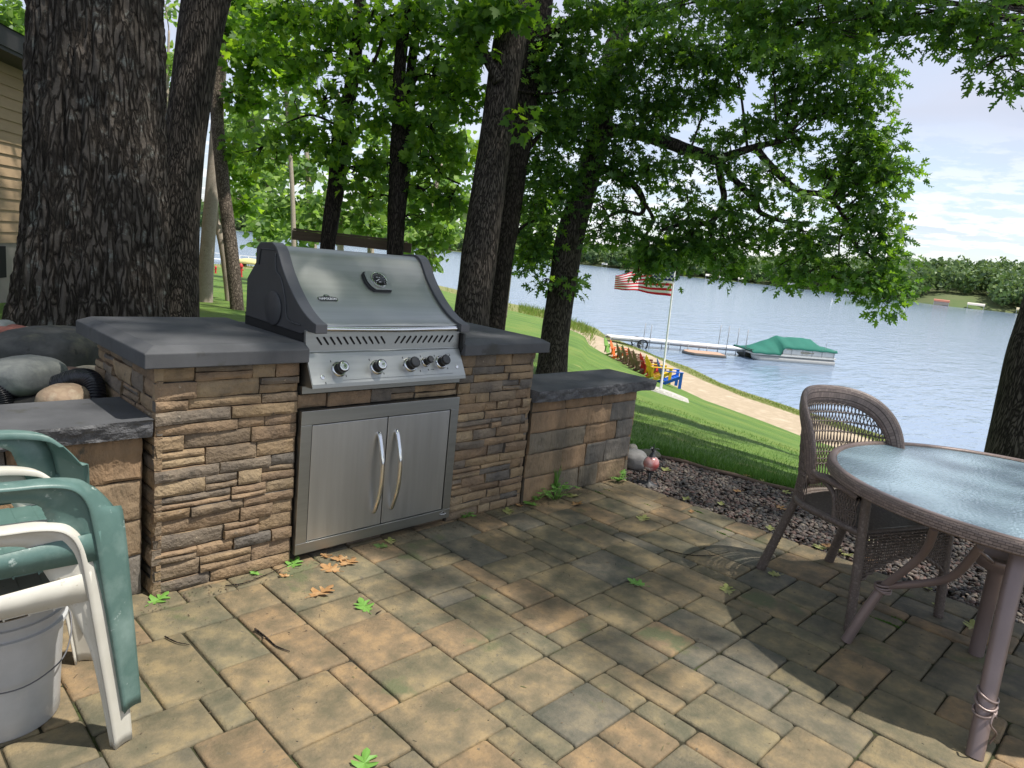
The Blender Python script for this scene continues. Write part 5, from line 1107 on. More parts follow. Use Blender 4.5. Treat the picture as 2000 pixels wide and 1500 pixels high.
# ------------------------------------------------------------------ lakeside things
def paint(name, c, **k): return mat(name, [c, tuple(v*.85 for v in c)], scale=5, rough=.55, **k)
def adirondack(m, label, px, py, rz):
    p = hit(px, py); t = thing('adirondack_chair', label, 'chair', p, rz, 'adirondack chairs facing the lake')
    g = G()
    for i in range(6): g.obox((.28-.09*i, 0, .36-.035*i), (.93, 0, .36), (0, 1, 0), (-.36, 0, .93), .040, .26, .010)
    g.build('seat', m, t)
    g = G()
    for i in range(7):
        y = (i-3)*.078; l = .40-.028*abs(i-3)**1.25; c = np.array([-.26-.36*l, y*1.1, .20+.93*l]); g.obox(c, (.93, 0, .36), (0, 1, 0), (-.36, 0, .93), .010, .034, l)
    g.obox((-.40, 0, .55), (.93, 0, .36), (0, 1, 0), (-.36, 0, .93), .014, .27, .03); g.build('backrest', m, t)
    for s in (-1, 1):
        g = G(); g.obox((-.02, s*.34, .575), (1, 0, 0), (0, 1, 0), (0, 0, 1), .40, .055, .011); g.build('armrest', m, t)
        g = G(); g.obox((.32, s*.30, .28), (1, 0, 0), (0, 1, 0), (0, 0, 1), .055, .011, .29); g.build('leg', m, t)
        g = G(); g.obox((-.10, s*.275, .19), (.90, 0, .43), (0, 1, 0), (-.43, 0, .9), .48, .011, .05); g.obox((-.34, s*.31, .40), (1, 0, 0), (0, 1, 0), (.1, 0, 1), .03, .011, .17); g.build('side_rail', m, t)
WB = mat('stained_brown', [(0.22, 0.13, 0.075), (0.14, 0.08, 0.05)], scale=6, rough=.7)
lakeaz = math.atan2((RT*0.99+FW*0.10)[1], (RT*0.99+FW*0.10)[0])
for c, lab, px, py, dz in [((.20, .40, .07), 'lime green adirondack chair at the far end of the beach row', 1197, 698, -.5), ((.85, .17, .02), 'orange adirondack chair second from the far end of the row', 1209, 704, -.4),
        (None, 'brown adirondack chair next to the orange one', 1222, 711, 0), (None, 'brown adirondack chair, second of the brown ones from the orange one', 1234, 718, 0), (None, 'brown adirondack chair, third of the brown ones from the orange one', 1247, 726, 0), (None, 'brown adirondack chair directly left of the red one', 1257, 732, 0),
        ((.62, .02, .02), 'red adirondack chair between brown and yellow ones', 1271, 738, 0), ((.88, .55, .01), 'yellow adirondack chair between the red and blue ones', 1284, 746, .05), ((.01, .13, .62), 'bright blue adirondack chair nearest to the flagpole', 1306, 754, -.1)]:
    adirondack(paint('chair_paint', c) if c else WB, lab, px, py, lakeaz+dz)
def star(c, r, ax, ay): return [np.array(c)+(r if k % 2 == 0 else r*.4)*(math.sin(math.pi*k/5)*np.array(ax)+math.cos(math.pi*k/5)*np.array(ay)) for k in range(10)]
def flagpole():
    b = hit(1290, 767); d = np.dot(b-CAM, _f); t = thing('flagpole', 'tall white metal flagpole standing in a pale round pad on the lawn', 'flagpole', b)
    wm = paint('pole_white', (.75, .76, .77)); top = at(1327, 452, d)+np.array([0, 0, 0]); L = top-b
    G().tube([(0, 0, 0), L*.5, L], [.028, .024, .018], 12).build('pole', wm, t, smooth=True, auto=50)
    G().lathe([(.0, .0), (.05, .02), (.055, .06), (.03, .1), (0, .11)], L, 14, cap=False).build('ball_finial', paint('gold', (.6, .45, .15)), t, smooth=True)
    P = sphere_grid(40, 8); g = G(); Q = [[(r*math.cos(a), r*math.sin(a)*1.0, .02*(r < .7)-.12*(r > .7)) for a in np.linspace(0, 2*math.pi, 40, endpoint=False)] for r in (.01, .4, .68, .74)]
    Q = np.array(Q); 
    for i in range(4):
        for j in range(40): Q[i, j, 2] += terrain_z(b[0]+Q[i, j, 0], b[1]+Q[i, j, 1])-b[2]+.07
    g.grid(Q, closed=True).build('ground_pad', mat('pale_pad', [(.55, .53, .48), (.42, .40, .36), (.62, .6, .56)], scale=9, rough=1, bump=1, bscale=30, bdist=.03), t, smooth=True)
    k = onpl(1293, 728, b, _f*np.array([1, 1, 0]))-b; g = G(); g.tube(smoothpath([(-.22, -.1, 0), (-.20, -.1, .5), (-.12, -.06, .72), (-.02, 0, .85)], 12), .012, 6); g.build('bracket', wm, t, smooth=True)
    # flag
    f = thing('flag', 'red and white striped flag with blue starred corner flying left from the pole', 'flag', b+L*((767-515)/(767-452)))
    nx, nz = 60, 26; wd, ht = 2.05*d/25, 1.15*d/25; dirx = -RT*.97+FW*.2; dn = -L/np.linalg.norm(L); P = np.zeros((nz+1, nx+1, 3)); off = np.cross(dirx, dn)
    base = np.array([0, 0, 0.])
    for i in range(nz+1):
        for j in range(nx+1):
            u, v = j/nx, i/nz; drop = 0.62*u**1.5*(1-v)*ht
            P[i, j] = base + dirx*(wd*u*(1-.04*math.sin(u*3)))+np.array([0, 0, -1])*(v*ht+drop+.03*math.sin(u*9)*u*1.2-.04*u)+off*(.16*math.sin(u*8+v*1.5)*u**.6+.05*math.sin(u*19-v*4)*u)
    g = G(); V = P.reshape(-1, 3); g.v = [V]; g.n = len(V)
    for i in range(nz):
        for j in range(nx):
            s_ = i//2; c = 2 if (i < 14 and j < nx*.4) else (0 if s_ % 2 == 0 else 1)
            g.f.append((i*(nx+1)+j, i*(nx+1)+j+1, (i+1)*(nx+1)+j+1, (i+1)*(nx+1)+j)); g.mi.append(c)
    cl = lambda n, c: mat(n, [c, c], rough=.8, transl=.35)
    g.build('cloth', [cl('flag_red', (.68, .02, .05)), cl('flag_white', (.85, .85, .87)), cl('flag_blue', (.03, .045, .22))], f, smooth=True, solid=.004)
    g = G()
    for r in range(9):
        for c in range(6 if r % 2 == 0 else 5):
            i = min(nz-1, int((r+.9)*14/10)); j = int((c*2+1+(r % 2))*nx*.4/12); p = P[i, j]; n_ = np.cross(P[i, j+1]-p, P[i+1, j]-p); n_ /= np.linalg.norm(n_); ax = (P[i, j+1]-p); ax /= np.linalg.norm(ax); ay = np.cross(n_, ax)
            for s in (-1, 1): g.add(star(p+n_*.008*s, .036, ax, ay), [tuple(range(10))])
    g.build('stars', M['white'], f, fix=False)
flagpole()
def dock():
    z = -3.12; A = onz(1188, 656, z); B = onz(1447, 680, z); u = (B-A)/np.linalg.norm(B-A); v = np.array([-u[1], u[0], 0]); Ln = np.linalg.norm(B-A); w = .62
    t = thing('dock', 'long white boat dock on posts running out from the beach', 'dock', A); k = 7
    wm = paint('dock_white', (.78, .78, .77)); gm = paint('galvanized_post', (.30, .31, .32), metal=.6)
    for i in range(k):
        g = G(); a0, a1 = Ln*i/k+.02, Ln*(i+1)/k-.02; c = u*(a0+a1)/2; g.obox(c, u, v, (0, 0, 1), (a1-a0)/2, w, .035); g.build('deck_section', wm, t)
    for i in range(k+1):
        for s in (-1, 1):
            p = u*Ln*i/k+v*s*(w+.05); tall = {2: 0.9, 3: 0, 5: 0, 6: 1.25, 7: 1.15}.get(i, 0)
            if i == 1: continue
            G().tube([p+(0, 0, -.8), p+(0, 0, .05+tall*(1 if s > 0 else 1.05))], .025, 8).build('post', gm, t, smooth=True)
    for s in (-1, 1): G().obox(u*Ln/2+v*s*w*.9+np.array([0, 0, -.12]), u, v, (0, 0, 1), Ln/2, .02, .05).build('side_beam', gm, t)
    # wheels at the beach end
    for px, dd in ((1.45, -1), (1.45, 1)):
        c = u*Ln*.235+v*dd*(w+.12)+np.array([0, 0, -.27]); h = empty('wheel', c, 0, t)
        G().lathe([(.30, -.05), (.34, -.04), (.34, .04), (.30, .05), (.26, .04), (.26, -.04), (.30, -.05)], (0, 0, 0), 28, v, cap=False).build('tyre', M['black'], h, smooth=True, auto=40)
        g = G(); g.lathe([(.06, -.05), (.06, .05)], (0, 0, 0), 14, v)
        for q in range(6): a = q*math.pi/3; g.tube([(0, 0, 0), (u*math.cos(a)+np.array([0, 0, 1])*math.sin(a))*.27], .014, 6)
        g.build('spokes', gm, h)
    G().obox(u*Ln*.235+np.array([0, 0, -.27]), v, u, (0, 0, 1), w+.1, .03, .03).build('axle', M['black'], t)
    return u, v, A, Ln
du, dv, dA, dL = dock()
def raft():
    c = onz(1380, 690, WZ+.12); t = thing('swim_raft', 'low flat swim raft with tan carpeted top and dark rim beside the dock', 'raft', c, math.atan2(du[1], du[0]))
    hx, hy = 1.05, .75
    o = [(hx, -hy*.8), (hx, hy*.8), (hx-.25, hy), (-hx, hy), (-hx-.35, hy*.6), (-hx-.45, 0), (-hx-.35, -hy*.6), (-hx, -hy), (hx-.25, -hy)]
    G().prism([(a, b) for a, b in o], -.30, .02, 'xy').build('hull', paint('raft_dark', (.09, .09, .085)), t, bev=.05)
    G().prism([(a*.94, b*.92) for a, b in o], .024, .05, 'xy').build('carpet', mat('raft_carpet', [(.50, .33, .23), (.40, .26, .18)], scale=3, rough=1), t)
raft()
def pontoon():
    Bw = onz(1470, 703, WZ); St = onz(1631, 715, WZ); u = (St-Bw); Lw = np.linalg.norm(u); u /= Lw; v = np.array([-u[1], u[0], 0]);
    t = thing('pontoon_boat', 'white pontoon boat under a green canvas cover moored at the end of the dock', 'boat', Bw); w = 2.3
    wm = paint('hull_white', (.72, .71, .66)); al = paint('pontoon_aluminium', (.45, .45, .43), metal=.4); cv = mat('green_canvas', [(.014, .15, .105), (.011, .12, .085)], scale=1.5, rough=.85, bump=.4, bscale=4, bdist=.05)
    q = lambda a, b, z: u*a+v*b+np.array([0, 0, z])
    for b in (.28, w-.28):
        g = G(); g.tube([q(.0, b, .34), q(.15, b, .24), q(.55, b, .10), q(Lw-.05, b, .08)], [.03, .16, .29, .30], 16); g.build('pontoon', al, t, smooth=True, auto=60)
    g = G(); P = [q(.0, 0, .36), q(Lw, 0, .36), q(Lw, w, .36), q(0, w, .36), q(.0, 0, .46), q(Lw, 0, .46), q(Lw, w, .46), q(0, w, .46)]; g.add(P, [(3, 2, 1, 0), (4, 5, 6, 7), (0, 1, 5, 4), (1, 2, 6, 5), (2, 3, 7, 6), (3, 0, 4, 7)]); g.build('deck', wm, t)
    g = G(); g.obox(q(Lw*.665, w/2, .70), u, v, (0, 0, 1), Lw*.315, w/2-.06, .24); fe = g.build('fence_panel', wm, t)
    g = G()
    for a in (.45, .58, .70, .82, .97): g.obox(q(Lw*a, .052, .70), u, v, (0, 0, 1), .025, .008, .25)
    g.obox(q(Lw*.665, .055, .515), u, v, (0, 0, 1), Lw*.315, .006, .012); g.build('rail_trim', al, fe)
    g = G(); 
    for k in range(5): g.tube(smoothpath([q(Lw*.56, .05, .64+k*.02), q(Lw*.64, .048, .60+.03*k), q(Lw*.72, .05, .72-.02*k)], 8), .008, 4)
    g.obox(q(Lw*.42, .05, .80), u, v, (0, 0, 1), .16, .006, .02); g.build('side_graphic', paint('tan_graphic', (.45, .38, .25)), fe)
    # canvas: ridge line heights along the length, edges at the rail
    xs = np.linspace(-.02, 1.0, 52); ridge = np.interp(xs, [-.02, .15, .36, .47, .58, .78, .86, 1.0], [.56, .98, 1.50, 1.44, 1.50, 1.46, 1.12, .97]); low = np.interp(xs, [-.02, .12, .32, .345, 1.0], [.45, .42, .42, .86, .80])
    P = np.zeros((52, 21, 3))
    for i, x in enumerate(xs):
        for j, s in enumerate(np.linspace(-1, 1, 21)):
            e = abs(s); b = w/2+s*(w/2+.04*(e > .85)); z = ridge[i]+(low[i]+.12-ridge[i])*e**1.25 if e < .9 else low[i]+(.16 if e < .97 else 0); P[i, j] = q(x*Lw, b, max(z, .42)+.015*math.sin(x*40+s*2))
    G().grid(P).build('canvas_cover', cv, t, smooth=True, solid=.01)
    g = G(); g.obox(q(.02, w/2, .52), u, v, (0, 0, 1), .02, w/2-.1, .10); g.build('bow_gate', M['black'], t)
    g = G(); g.obox(q(Lw+.12, w/2, .35), u, v, (0, 0, 1), .12, .18, .35); g.build('outboard_motor', M['black'], t, bev=.04)
    G().tube([q(Lw*.86, .1, .9), q(Lw*.86, .1, 1.5)], .012, 6).build('light_pole', al, t)
pontoon()
def reeds(lab, px0, px1, py, n):
    V = []
    for k in range(n):
        p = onz(random.uniform(px0, px1), py+random.uniform(-2, 2)+(random.random())*1, WZ); h = random.uniform(.8, 1.9); w = .06; l = random.uniform(-.3, .3); V.append([p-RT*w-[0, 0, .3], p+RT*w-[0, 0, .3], p+RT*l+[0, 0, h]])
    tag(npmesh('reed_bed', np.array(V), 3, mat('reed', [(.10, .19, .05), (.17, .24, .08)], scale=.5)), lab, 'reeds', kind='stuff')
reeds('thin green reeds standing in the lake, right of the oak tip', 1671, 1700, 596, 200); reeds('sparse reeds standing in open water beside the denser clump', 1650, 1666, 593, 30)
for lab, px, py in [('tiny white buoy on the lake near the reeds', 1624, 590), ('small white buoy on the lake below the hanging oak tip', 1765, 604)]:
    p = onz(px, py, WZ); t = thing('buoy', lab, 'buoy', p); G().lathe([(.05, -.1), (.22, .0), (.22, .35), (.12, .5), (.10, 1.1), (0, 1.12)], (0, 0, 0), 14).build('float', M['white'], t, smooth=True, auto=40); G().lathe([(.105, .8), (.105, .95)], (0, 0, 0), 12).build('band', paint('orange_band', (.8, .2, .03)), t)
# far left shore things seen between the pale trunks
def kayak():
    p = hit(492, 522); t = thing('upturned_boat', 'small yellow and white boat lying upturned on the far lawn left of the grill', 'boat', p, math.atan2(RT[1], RT[0])-.25)
    P = np.zeros((16, 9, 3))
    for i, x in enumerate(np.linspace(-1, 1, 16)):
        for j, a in enumerate(np.linspace(0, math.pi, 9)): w = (1-x*x)**.55; P[i, j] = (x*2.3, math.cos(a)*.8*w, math.sin(a)*.62*w+.35)
    g = G().grid(P); g.build('hull', paint('boat_yellow', (.75, .66, .28)), t, smooth=True, solid=.03); g = G()
    for x in (-1.2, 1.2): g.box((x-.08, -.6, -.3), (x+.08, .6, .42))
    g.build('stand', M['rail'], t)
kayak()
def hydrantlike(lab, px, py, s):
    p = hit(px, py); t = thing('lawn_ornament', lab, 'ornament', p); rm = M.setdefault('red_paint', paint('red_paint', (.55, .03, .03)))
    G().lathe([(.13*s, -.1), (.13*s, .05*s), (.09*s, .08*s), (.09*s, .55*s), (.13*s, .58*s), (.13*s, .64*s), (.10*s, .72*s), (.03*s, .80*s), (0, .82*s)], (0, 0, 0), 16).build('body', rm, t, smooth=True, auto=40)
    G().lathe([(.045*s, -.17*s), (.045*s, .17*s)], (0, 0, .42*s), 10, (1, 0.3, 0)).build('side_nozzle', rm, t, smooth=True, auto=40)
hydrantlike('red hydrant shaped ornament on the lawn just right of the dark slim trunk', 470, 541, .8); hydrantlike('small faded red hydrant shaped ornament on the far lawn between pale trunks', 421, 534, .5)
def far_dock():
    p = onz(415, 512, WZ); t = thing('dock', 'pale dock with railings far left at the lake edge between the thin trunks', 'dock', p, math.atan2(RT[1], RT[0])+.3)
    G().box((-3, -.6, .35), (5, .6, .45)).build('deck', M['white'], t)
    for x in range(-3, 6): G().box((x-.05, .5, -.5), (x+.05, .6, 1.1)).build('post', M['white'], t)
    G().box((-3, .5, 1.05), (5, .6, 1.12)).build('handrail', M['white'], t)
far_dock()

# ------------------------------------------------------------------ house at the left
def house():
    P0 = at(0, 474, 8.6); Dv = ray(800, 466); Dv = np.array([Dv[0], Dv[1], 0]); Dv /= np.linalg.norm(Dv); N_ = np.cross(Dv, (0, 0, 1)); 
    if np.dot(N_[:2], P0[:2]-C2) > 0: N_ = -N_
    t = thing('house', 'tan lap-sided house with dark eave and concrete foundation behind the big oak', 'house', (P0[0], P0[1], .4))
    L_ = lambda p: np.array(p)-np.array([P0[0], P0[1], .4])
    pe = onpl(0, 120, P0, N_); px_ = onpl(322, 268, P0, N_); zE = pe[2]; zS = P0[2]
    a1 = np.dot(px_-P0, Dv); a0 = -6.0
    sid = mat('tan_siding', [(.42, .295, .175), (.36, .25, .15)], scale=3, stretch=(1, 1, 6), rough=.7, bump=.3, bscale=60, bdist=.003)
    g = G(); h = .132; z = zS; 
    while z < zE:
        V = [L_(P0*[1, 1, 0]+Dv*a+N_*o+[0, 0, zz]) for a, o, zz in ((a0, .030, z), (a1, .030, z), (a1, .010, z+h), (a0, .010, z+h), (a0, .008, z), (a1, .008, z))]
        g.add(V, [(0, 1, 2, 3), (4, 5, 1, 0)]); z += h
    g.build('siding', sid, t, fix=False)
    box = lambda g, a, b, o0, o1, z0, z1: g.add([L_(P0*[1, 1, 0]+Dv*x+N_*y+[0, 0, zz]) for zz in (z0, z1) for y in (o0, o1) for x in (a, b)], [(0, 2, 3, 1), (4, 5, 7, 6), (0, 1, 5, 4), (2, 6, 7, 3), (0, 4, 6, 2), (1, 3, 7, 5)])
    g = G(); box(g, a0, a1, -5, .005, -.5, zS-.002); g.build('foundation', mat('foundation_concrete', [(.36, .32, .28), (.28, .25, .22)], scale=4, rough=.9, bump=.3), t)
    g = G(); box(g, a0, a1, -5, .006, zS, zE); g.build('wall_core', M['rail'], t)
    x65 = np.dot(onpl(10, 495, P0, N_)-P0, Dv); g = G(); box(g, x65-.9, x65-.02, .006, .02, zS-.42, zS-.04); g.build('foundation_vent', M['blackm'], t)
    dk = paint('dark_fascia', (.025, .023, .025)); g = G(); box(g, a0, a1+.35, -5.2, .42, zE, zE+.04); box(g, a0, a1+.35, .38, .44, zE+.04, zE+.24); g.build('eave', dk, t)
    g = G(); g.add([L_(P0*[1, 1, 0]+Dv*x+N_*y+[0, 0, zz]) for x in (a0, a1+.4) for y, zz in ((.46, zE+.245), (-2.6, zE+1.45), (-5.6, zE+.245))], [(0, 3, 4, 1), (1, 4, 5, 2), (0, 1, 2), (3, 5, 4), (0, 2, 5, 3)]); g.build('roof', mat('dark_shingles', [(.05, .048, .05), (.03, .03, .032)], scale=15, rough=.95), t)
house()

# ------------------------------------------------------------------ trees
def leafmesh(name, C, size, m, parent, shape=OAKO, up=.5, droop=.35, per=9, cr=.17, jit=.35):
    """C (n,3) cluster centres; each grows `per` leaves radiating from it"""
    n = len(C)*per; B = np.repeat(C, per, 0); d = RNG.normal(0, 1, (n, 3)); d[:, 2] = d[:, 2]*.5-droop; d /= np.linalg.norm(d, axis=1)[:, None]
    s = size*RNG.uniform(.65, 1.25, n); B = B+d*(cr*RNG.uniform(.15, 1, n))[:, None]
    nn = RNG.normal(0, 1, (n, 3))*.75; nn[:, 2] += up; nn -= d*np.sum(nn*d, 1)[:, None]; nn /= np.linalg.norm(nn, axis=1)[:, None]; x = np.cross(d, nn)
    k = len(shape); V = np.zeros((n, k, 3)); fold = RNG.uniform(.0, .5, n)
    for j, (a, b) in enumerate(shape): V[:, j] = B+x*(a*s)[:, None]+d*(b*s)[:, None]+nn*((abs(a)*fold-.18*b*b)*s)[:, None]
    return npmesh(name, V, k, m, parent)
DIA = np.array([(0, 0), (.42, .25), (.30, .7), (0, 1), (-.30, .7), (-.42, .25)])
def tree(name, lab, base, trunks, limbs, blobs, leafm, shape, size, barkm, group=None, wblobs=(), per=9, cr=.17, disp=.12, tn=20, up=.5, den=1.0, twigs=True, tdepth=.8, extra=None):
    """trunks: list of (points (px,py,halfwidth px), depth or depths); blobs: (px,py,rx,ry,depth,clusters)"""
    t = thing(name, lab, 'tree', base, 0, group); b0 = np.array(base)
    allp = []
    def mk(pts, d, nm, par, n=20):
        dd = np.broadcast_to(np.array(d, float), (len(pts),)); P = np.array([at(p[0], p[1], q) for p, q in zip(pts, dd)]); r = np.array([p[2]*q/FPX for p, q in zip(pts, dd)])
        kk = max(12, len(pts)*8); Ps = smoothpath(P, kk); rs = np.interp(np.linspace(0, len(pts)-1, kk), np.arange(len(pts)), r); allp.extend(zip(Ps, rs)); return Ps, rs
    for i, (pts, d) in enumerate(trunks):
        Ps, rs = mk(pts, d, 'trunk', t)
        o = G().tube(Ps-b0, rs, tn, noise=disp).build('trunk' if i == 0 else 'stem', barkm, t, smooth=True)
    for pts, d in limbs:
        Ps, rs = mk(pts, d, 'limb', t); G().tube(Ps-b0, rs, 10, noise=.25).build('limb', barkm, t, smooth=True)
    AP = np.array([p for p, _ in allp]); AR = np.array([r for _, r in allp]); C = []; g = G()
    for bl in list(blobs)+[('w',)+tuple(w) for w in wblobs]:
        if bl[0] == 'w': _, c, rad, n = bl; c = np.array(c, float); rad = np.array(rad, float); ax = np.eye(3)
        else:
            px, py, rx, ry, d, n = bl; c = at(px, py, d); rad = np.array([rx*d/FPX, max(.35, tdepth*(rx+ry)/2*d/FPX), ry*d/FPX]); ax = np.array([RT, FW, UP])
        n = int(n*den); D = RNG.normal(0, 1, (n, 3)); D /= np.linalg.norm(D, axis=1)[:, None]; D *= RNG.uniform(.1, 1, (n, 1))**.45; Cc = c+(D*rad)@ax; C.append(Cc)
        if not twigs: continue
        k = np.argmin(np.linalg.norm(AP-c, axis=1)+.3*np.maximum(0, AP[:, 2]-c[2])); p0 = AP[k]; dist = np.linalg.norm(c-p0); mid = (p0+c)/2+np.array([0, 0, .12*dist]); r0 = min(.5*AR[k], .009+.008*dist)
        Pl = smoothpath([p0, mid, c], 12); g.tube(Pl-b0, np.linspace(r0, .008, 12), 6)
        for q in Cc[RNG.permutation(n)[:min(n, 7)]]: s_ = Pl[RNG.integers(5, 12)]; g.tube(smoothpath([s_, (s_+q)/2+RNG.normal(0, .05, 3), q], 6)-b0, np.linspace(.009, .003, 6), 4)
    if extra is not None:
        leafmesh('shade_crown', extra-b0, .21, leafm, t, OAKO, per=9, cr=.34)  # out-of-view leaves added for the shade they cast on the terrace
        for q in extra[RNG.permutation(len(extra))[:12]]: p0 = np.array(at(*trunks[0][0][-1][:2], 6.2)); G().tube(smoothpath([p0, (p0+q)/2+[0, 0, 1.0], q], 14)-b0, np.linspace(.11, .015, 14), 8, noise=.2).build('limb', barkm, t, smooth=True)
    if g.n: g.build('branches', barkm, t, smooth=True)
    if C: leafmesh('crown', np.concatenate(C)-b0, size, leafm, t, shape, per=per, cr=cr, up=up)
    return t

def canopy(x0, x1, y0, y1):
    """unseen leaf clusters added to shade the terrace, kept by where each shadow lands, leaving the gap through which the sun falls on the left of the paving"""
    n = int((x1-x0)*(y1-y0)*34); P = np.stack([RNG.uniform(x0, x1, n), RNG.uniform(y0, y1, n), RNG.uniform(10.5, 14.5, n)], 1)
    gx, gy = P[:, 0]-.25*P[:, 2], P[:, 1]+.4*P[:, 2]; wob = (fbm(np.stack([gx*1.3, gy*1.3, 0*gx], 1), 2)-.5)*.9
    edge = np.interp(gy, [-3.2, -2.6, -2.0, -1.5, -1.06, -.47, .03, .3, .45, .6, .72], [2.9, 2.0, 1.7, 1.45, 1.25, 1.05, .98, .90, .75, .45, -.1])+wob*.2
    back = np.where(gx < -.3, .95, .70)
    p = np.full(n, .60); lit = (gx < edge) & (gx > -2.6) & (gy < back); p[lit] = 0.0
    hood = (gx > -.2) & (gx < 1.4) & (gy > .70) & (gy < 1.7); p[hood] = 1.0
    z1 = (gx >= edge) & (gx < 2.35) & (gy > -1.7) & (gy < 3); p[z1] = 1.0
    ch = (gx >= edge) & (gx >= 2.0+wob) & (gx < 4.0) & (gy < -.75+wob*.6); p[ch] = .26
    ch2 = (gx >= edge) & (gx < 2.35) & (gy <= -1.5); p[ch2] = .30
    lawn = (gx > 3.6) & (gx < 5.4) & (gy > -1.6) & (gy < 2.5); p[lawn] = 1.0
    far_ = (gx > 5.6+wob) & (gy < 4) & (gy > -3.5); p[far_] = .01; hi = (gx > 6.2) & (gx < 9.5) & (gy > 1.2) & (gy < 6); p[hi] = .35
    k = RNG.uniform(0, 1, n) < p; P = P[k]
    v = P-CAM; f_ = v@_f; X = 1000+FPX*(v@IX)/f_; Y = 750-FPX*(v@IY)/f_
    seen = (f_ > 0) & (X > -120) & (X < 2120) & (Y > -130) & (Y < 1600); return P[~seen]
# the big oak with furrowed bark, modelled ridges
def big_oak():
    pts = [(176, 780, 158), (178, 700, 148), (182, 640, 141), (186, 560, 134), (190, 480, 131), (192, 400, 127), (191, 280, 124), (190, 150, 122), (189, 0, 121), (180, -250, 116), (150, -600, 106), (120, -1000, 96)]; d = 4.9
    P = np.array([at(x, y, d) for x, y, _ in pts]); r = np.array([h*d/FPX for *_, h in pts]); n = 900; Ps = smoothpath(P, n); rs = np.interp(np.linspace(0, len(pts)-1, n), np.arange(len(pts)), r); base = Ps[60].copy()
    A = np.linspace(0, 2*np.pi, 300, endpoint=False); u = RT; w = FW; L_ = np.concatenate([[0], np.cumsum(np.linalg.norm(np.diff(Ps, axis=0), axis=1))])
    AA, LL = np.meshgrid(A, L_); rr = rs[:, None]
    q = np.stack([np.cos(AA)*rr, np.sin(AA)*rr, LL*.16], -1); wob = fbm(q*6, 2)-.5
    rid = 1-np.abs(2*fbm(np.stack([np.cos(AA)*rr*15+wob*1.6, np.sin(AA)*rr*15+wob*1.6, LL*2.2], -1), 3)-1); blk = fbm(np.stack([np.cos(AA)*rr*34, np.sin(AA)*rr*34, LL*14], -1), 3)
    fl = 1+.05*np.cos(AA*5+.6)*np.clip(1-LL/1.2, 0, 1)**1.3
    R_ = rr*fl-.040*np.clip(rid-.70, 0, 1)*3+.022*(blk-.5)+.05*(fbm(q*2.2, 2)-.5)
    V = Ps[:, None]+np.cos(AA)[..., None]*R_[..., None]*u+np.sin(AA)[..., None]*R_[..., None]*w
    t = thing('oak_tree', 'huge oak with deeply furrowed lichen-spotted bark beside the left end of the counter', 'tree', base)
    G().grid(V-base, closed=True).build('trunk', M['bark'], t, smooth=True)
    C = [canopy(-7, 2.8, -13, 2.5)]  # added leaves above the view, shaped by the wanted sun and shade
    for c, rad, n_ in (((-1.5, 4.5, 9.0), (3.5, 3.5, 1.6), 380), ((2.5, 3.6, 9.3), (2.0, 2.0, 1.4), 150)):
        D = RNG.normal(0, 1, (n_, 3)); D /= np.linalg.norm(D, axis=1)[:, None]; C.append(np.array(c)+D*RNG.uniform(.3, 1, (n_, 1))*rad)
    leafmesh('crown', np.concatenate(C)-base, .20, M['leaf_oak'], t, OAKO, per=9, cr=.32)
    g = G()
    for c in ((-1.5, 4.5, 9.0), (2.5, 3.6, 9.3)): g.tube(smoothpath([Ps[-200], (Ps[-200]+np.array(c))/2+[0, 0, .8], c], 12)-base, np.linspace(.2, .04, 12), 10, noise=.2)
    g.build('limb', M['bark'], t, smooth=True)
    for q in C[0][RNG.permutation(len(C[0]))[:14]]: G().tube(smoothpath([Ps[-150], (Ps[-150]+q)/2+[0, 0, 1.6], q], 16)-base, np.linspace(.12, .015, 16), 8, noise=.2).build('limb', M['bark'], t, smooth=True)
big_oak()
def B(px, py, d): return at(px, py, d)
tree('tall_oak', 'tall leaning oak trunk with fine vertical ridges just right of the huge oak', B(352, 610, 7), [([(350, 760, 45), (351, 660, 38), (352, 610, 35), (351, 500, 35), (352, 400, 36.5), (360, 290, 37), (371, 200, 38), (382, 120, 39), (402, 0, 43), (430, -150, 44), (470, -400, 40), (500, -700, 34)], 7)],
     [([(402, 20, 22), (432, -10, 20), (470, -80, 16), (560, -200, 12)], 7)], [], M['leaf_maple'], MAPO, .13, M['bark2'], wblobs=(((3.0, 6.5, 8.5), (2.6, 2.6, 1.4), 160),), per=9, cr=.3, tn=48, disp=.10)
# slim trunks left of the grill
tree('pale_tree', 'slim pale grey trunk, smooth barked, with a dark wire round it behind the counter', B(400, 610, 12), [([(398, 720, 17), (399, 610, 15.5), (404, 500, 13.5), (412, 400, 13), (420, 300, 12), (430, 150, 11), (442, -40, 10), (450, -200, 9)], 12)], [], [(430, 60, 34, 34, 11, 60), (470, 20, 40, 40, 11.5, 60)], M['leaf_maple'], MAPO, .14, M['bark_pale'], den=0.6, disp=.05)
tree('slim_tree', 'slim grey brown trunk crossing in front of the pale one', B(463, 605, 11), [([(466, 720, 16), (463, 605, 13), (455, 520, 13), (446, 440, 12.5), (438, 380, 12), (430, 300, 12), (424, 230, 12), (424, 180, 11.5), (432, 110, 10.5), (440, 20, 9), (450, -100, 8)], 11)],
     [([(426, 190, 3), (450, 180, 2.5), (500, 163, 2), (530, 160, 1.4), (575, 168, 1)], 11)], [(500, 110, 60, 50, 10.5, 75), (480, 190, 40, 28, 11, 30), (565, 120, 55, 45, 11, 50), (455, 290, 26, 24, 11, 16)], M['leaf_maple'], MAPO, .14, M['bark_mid'], den=0.6, disp=.08)
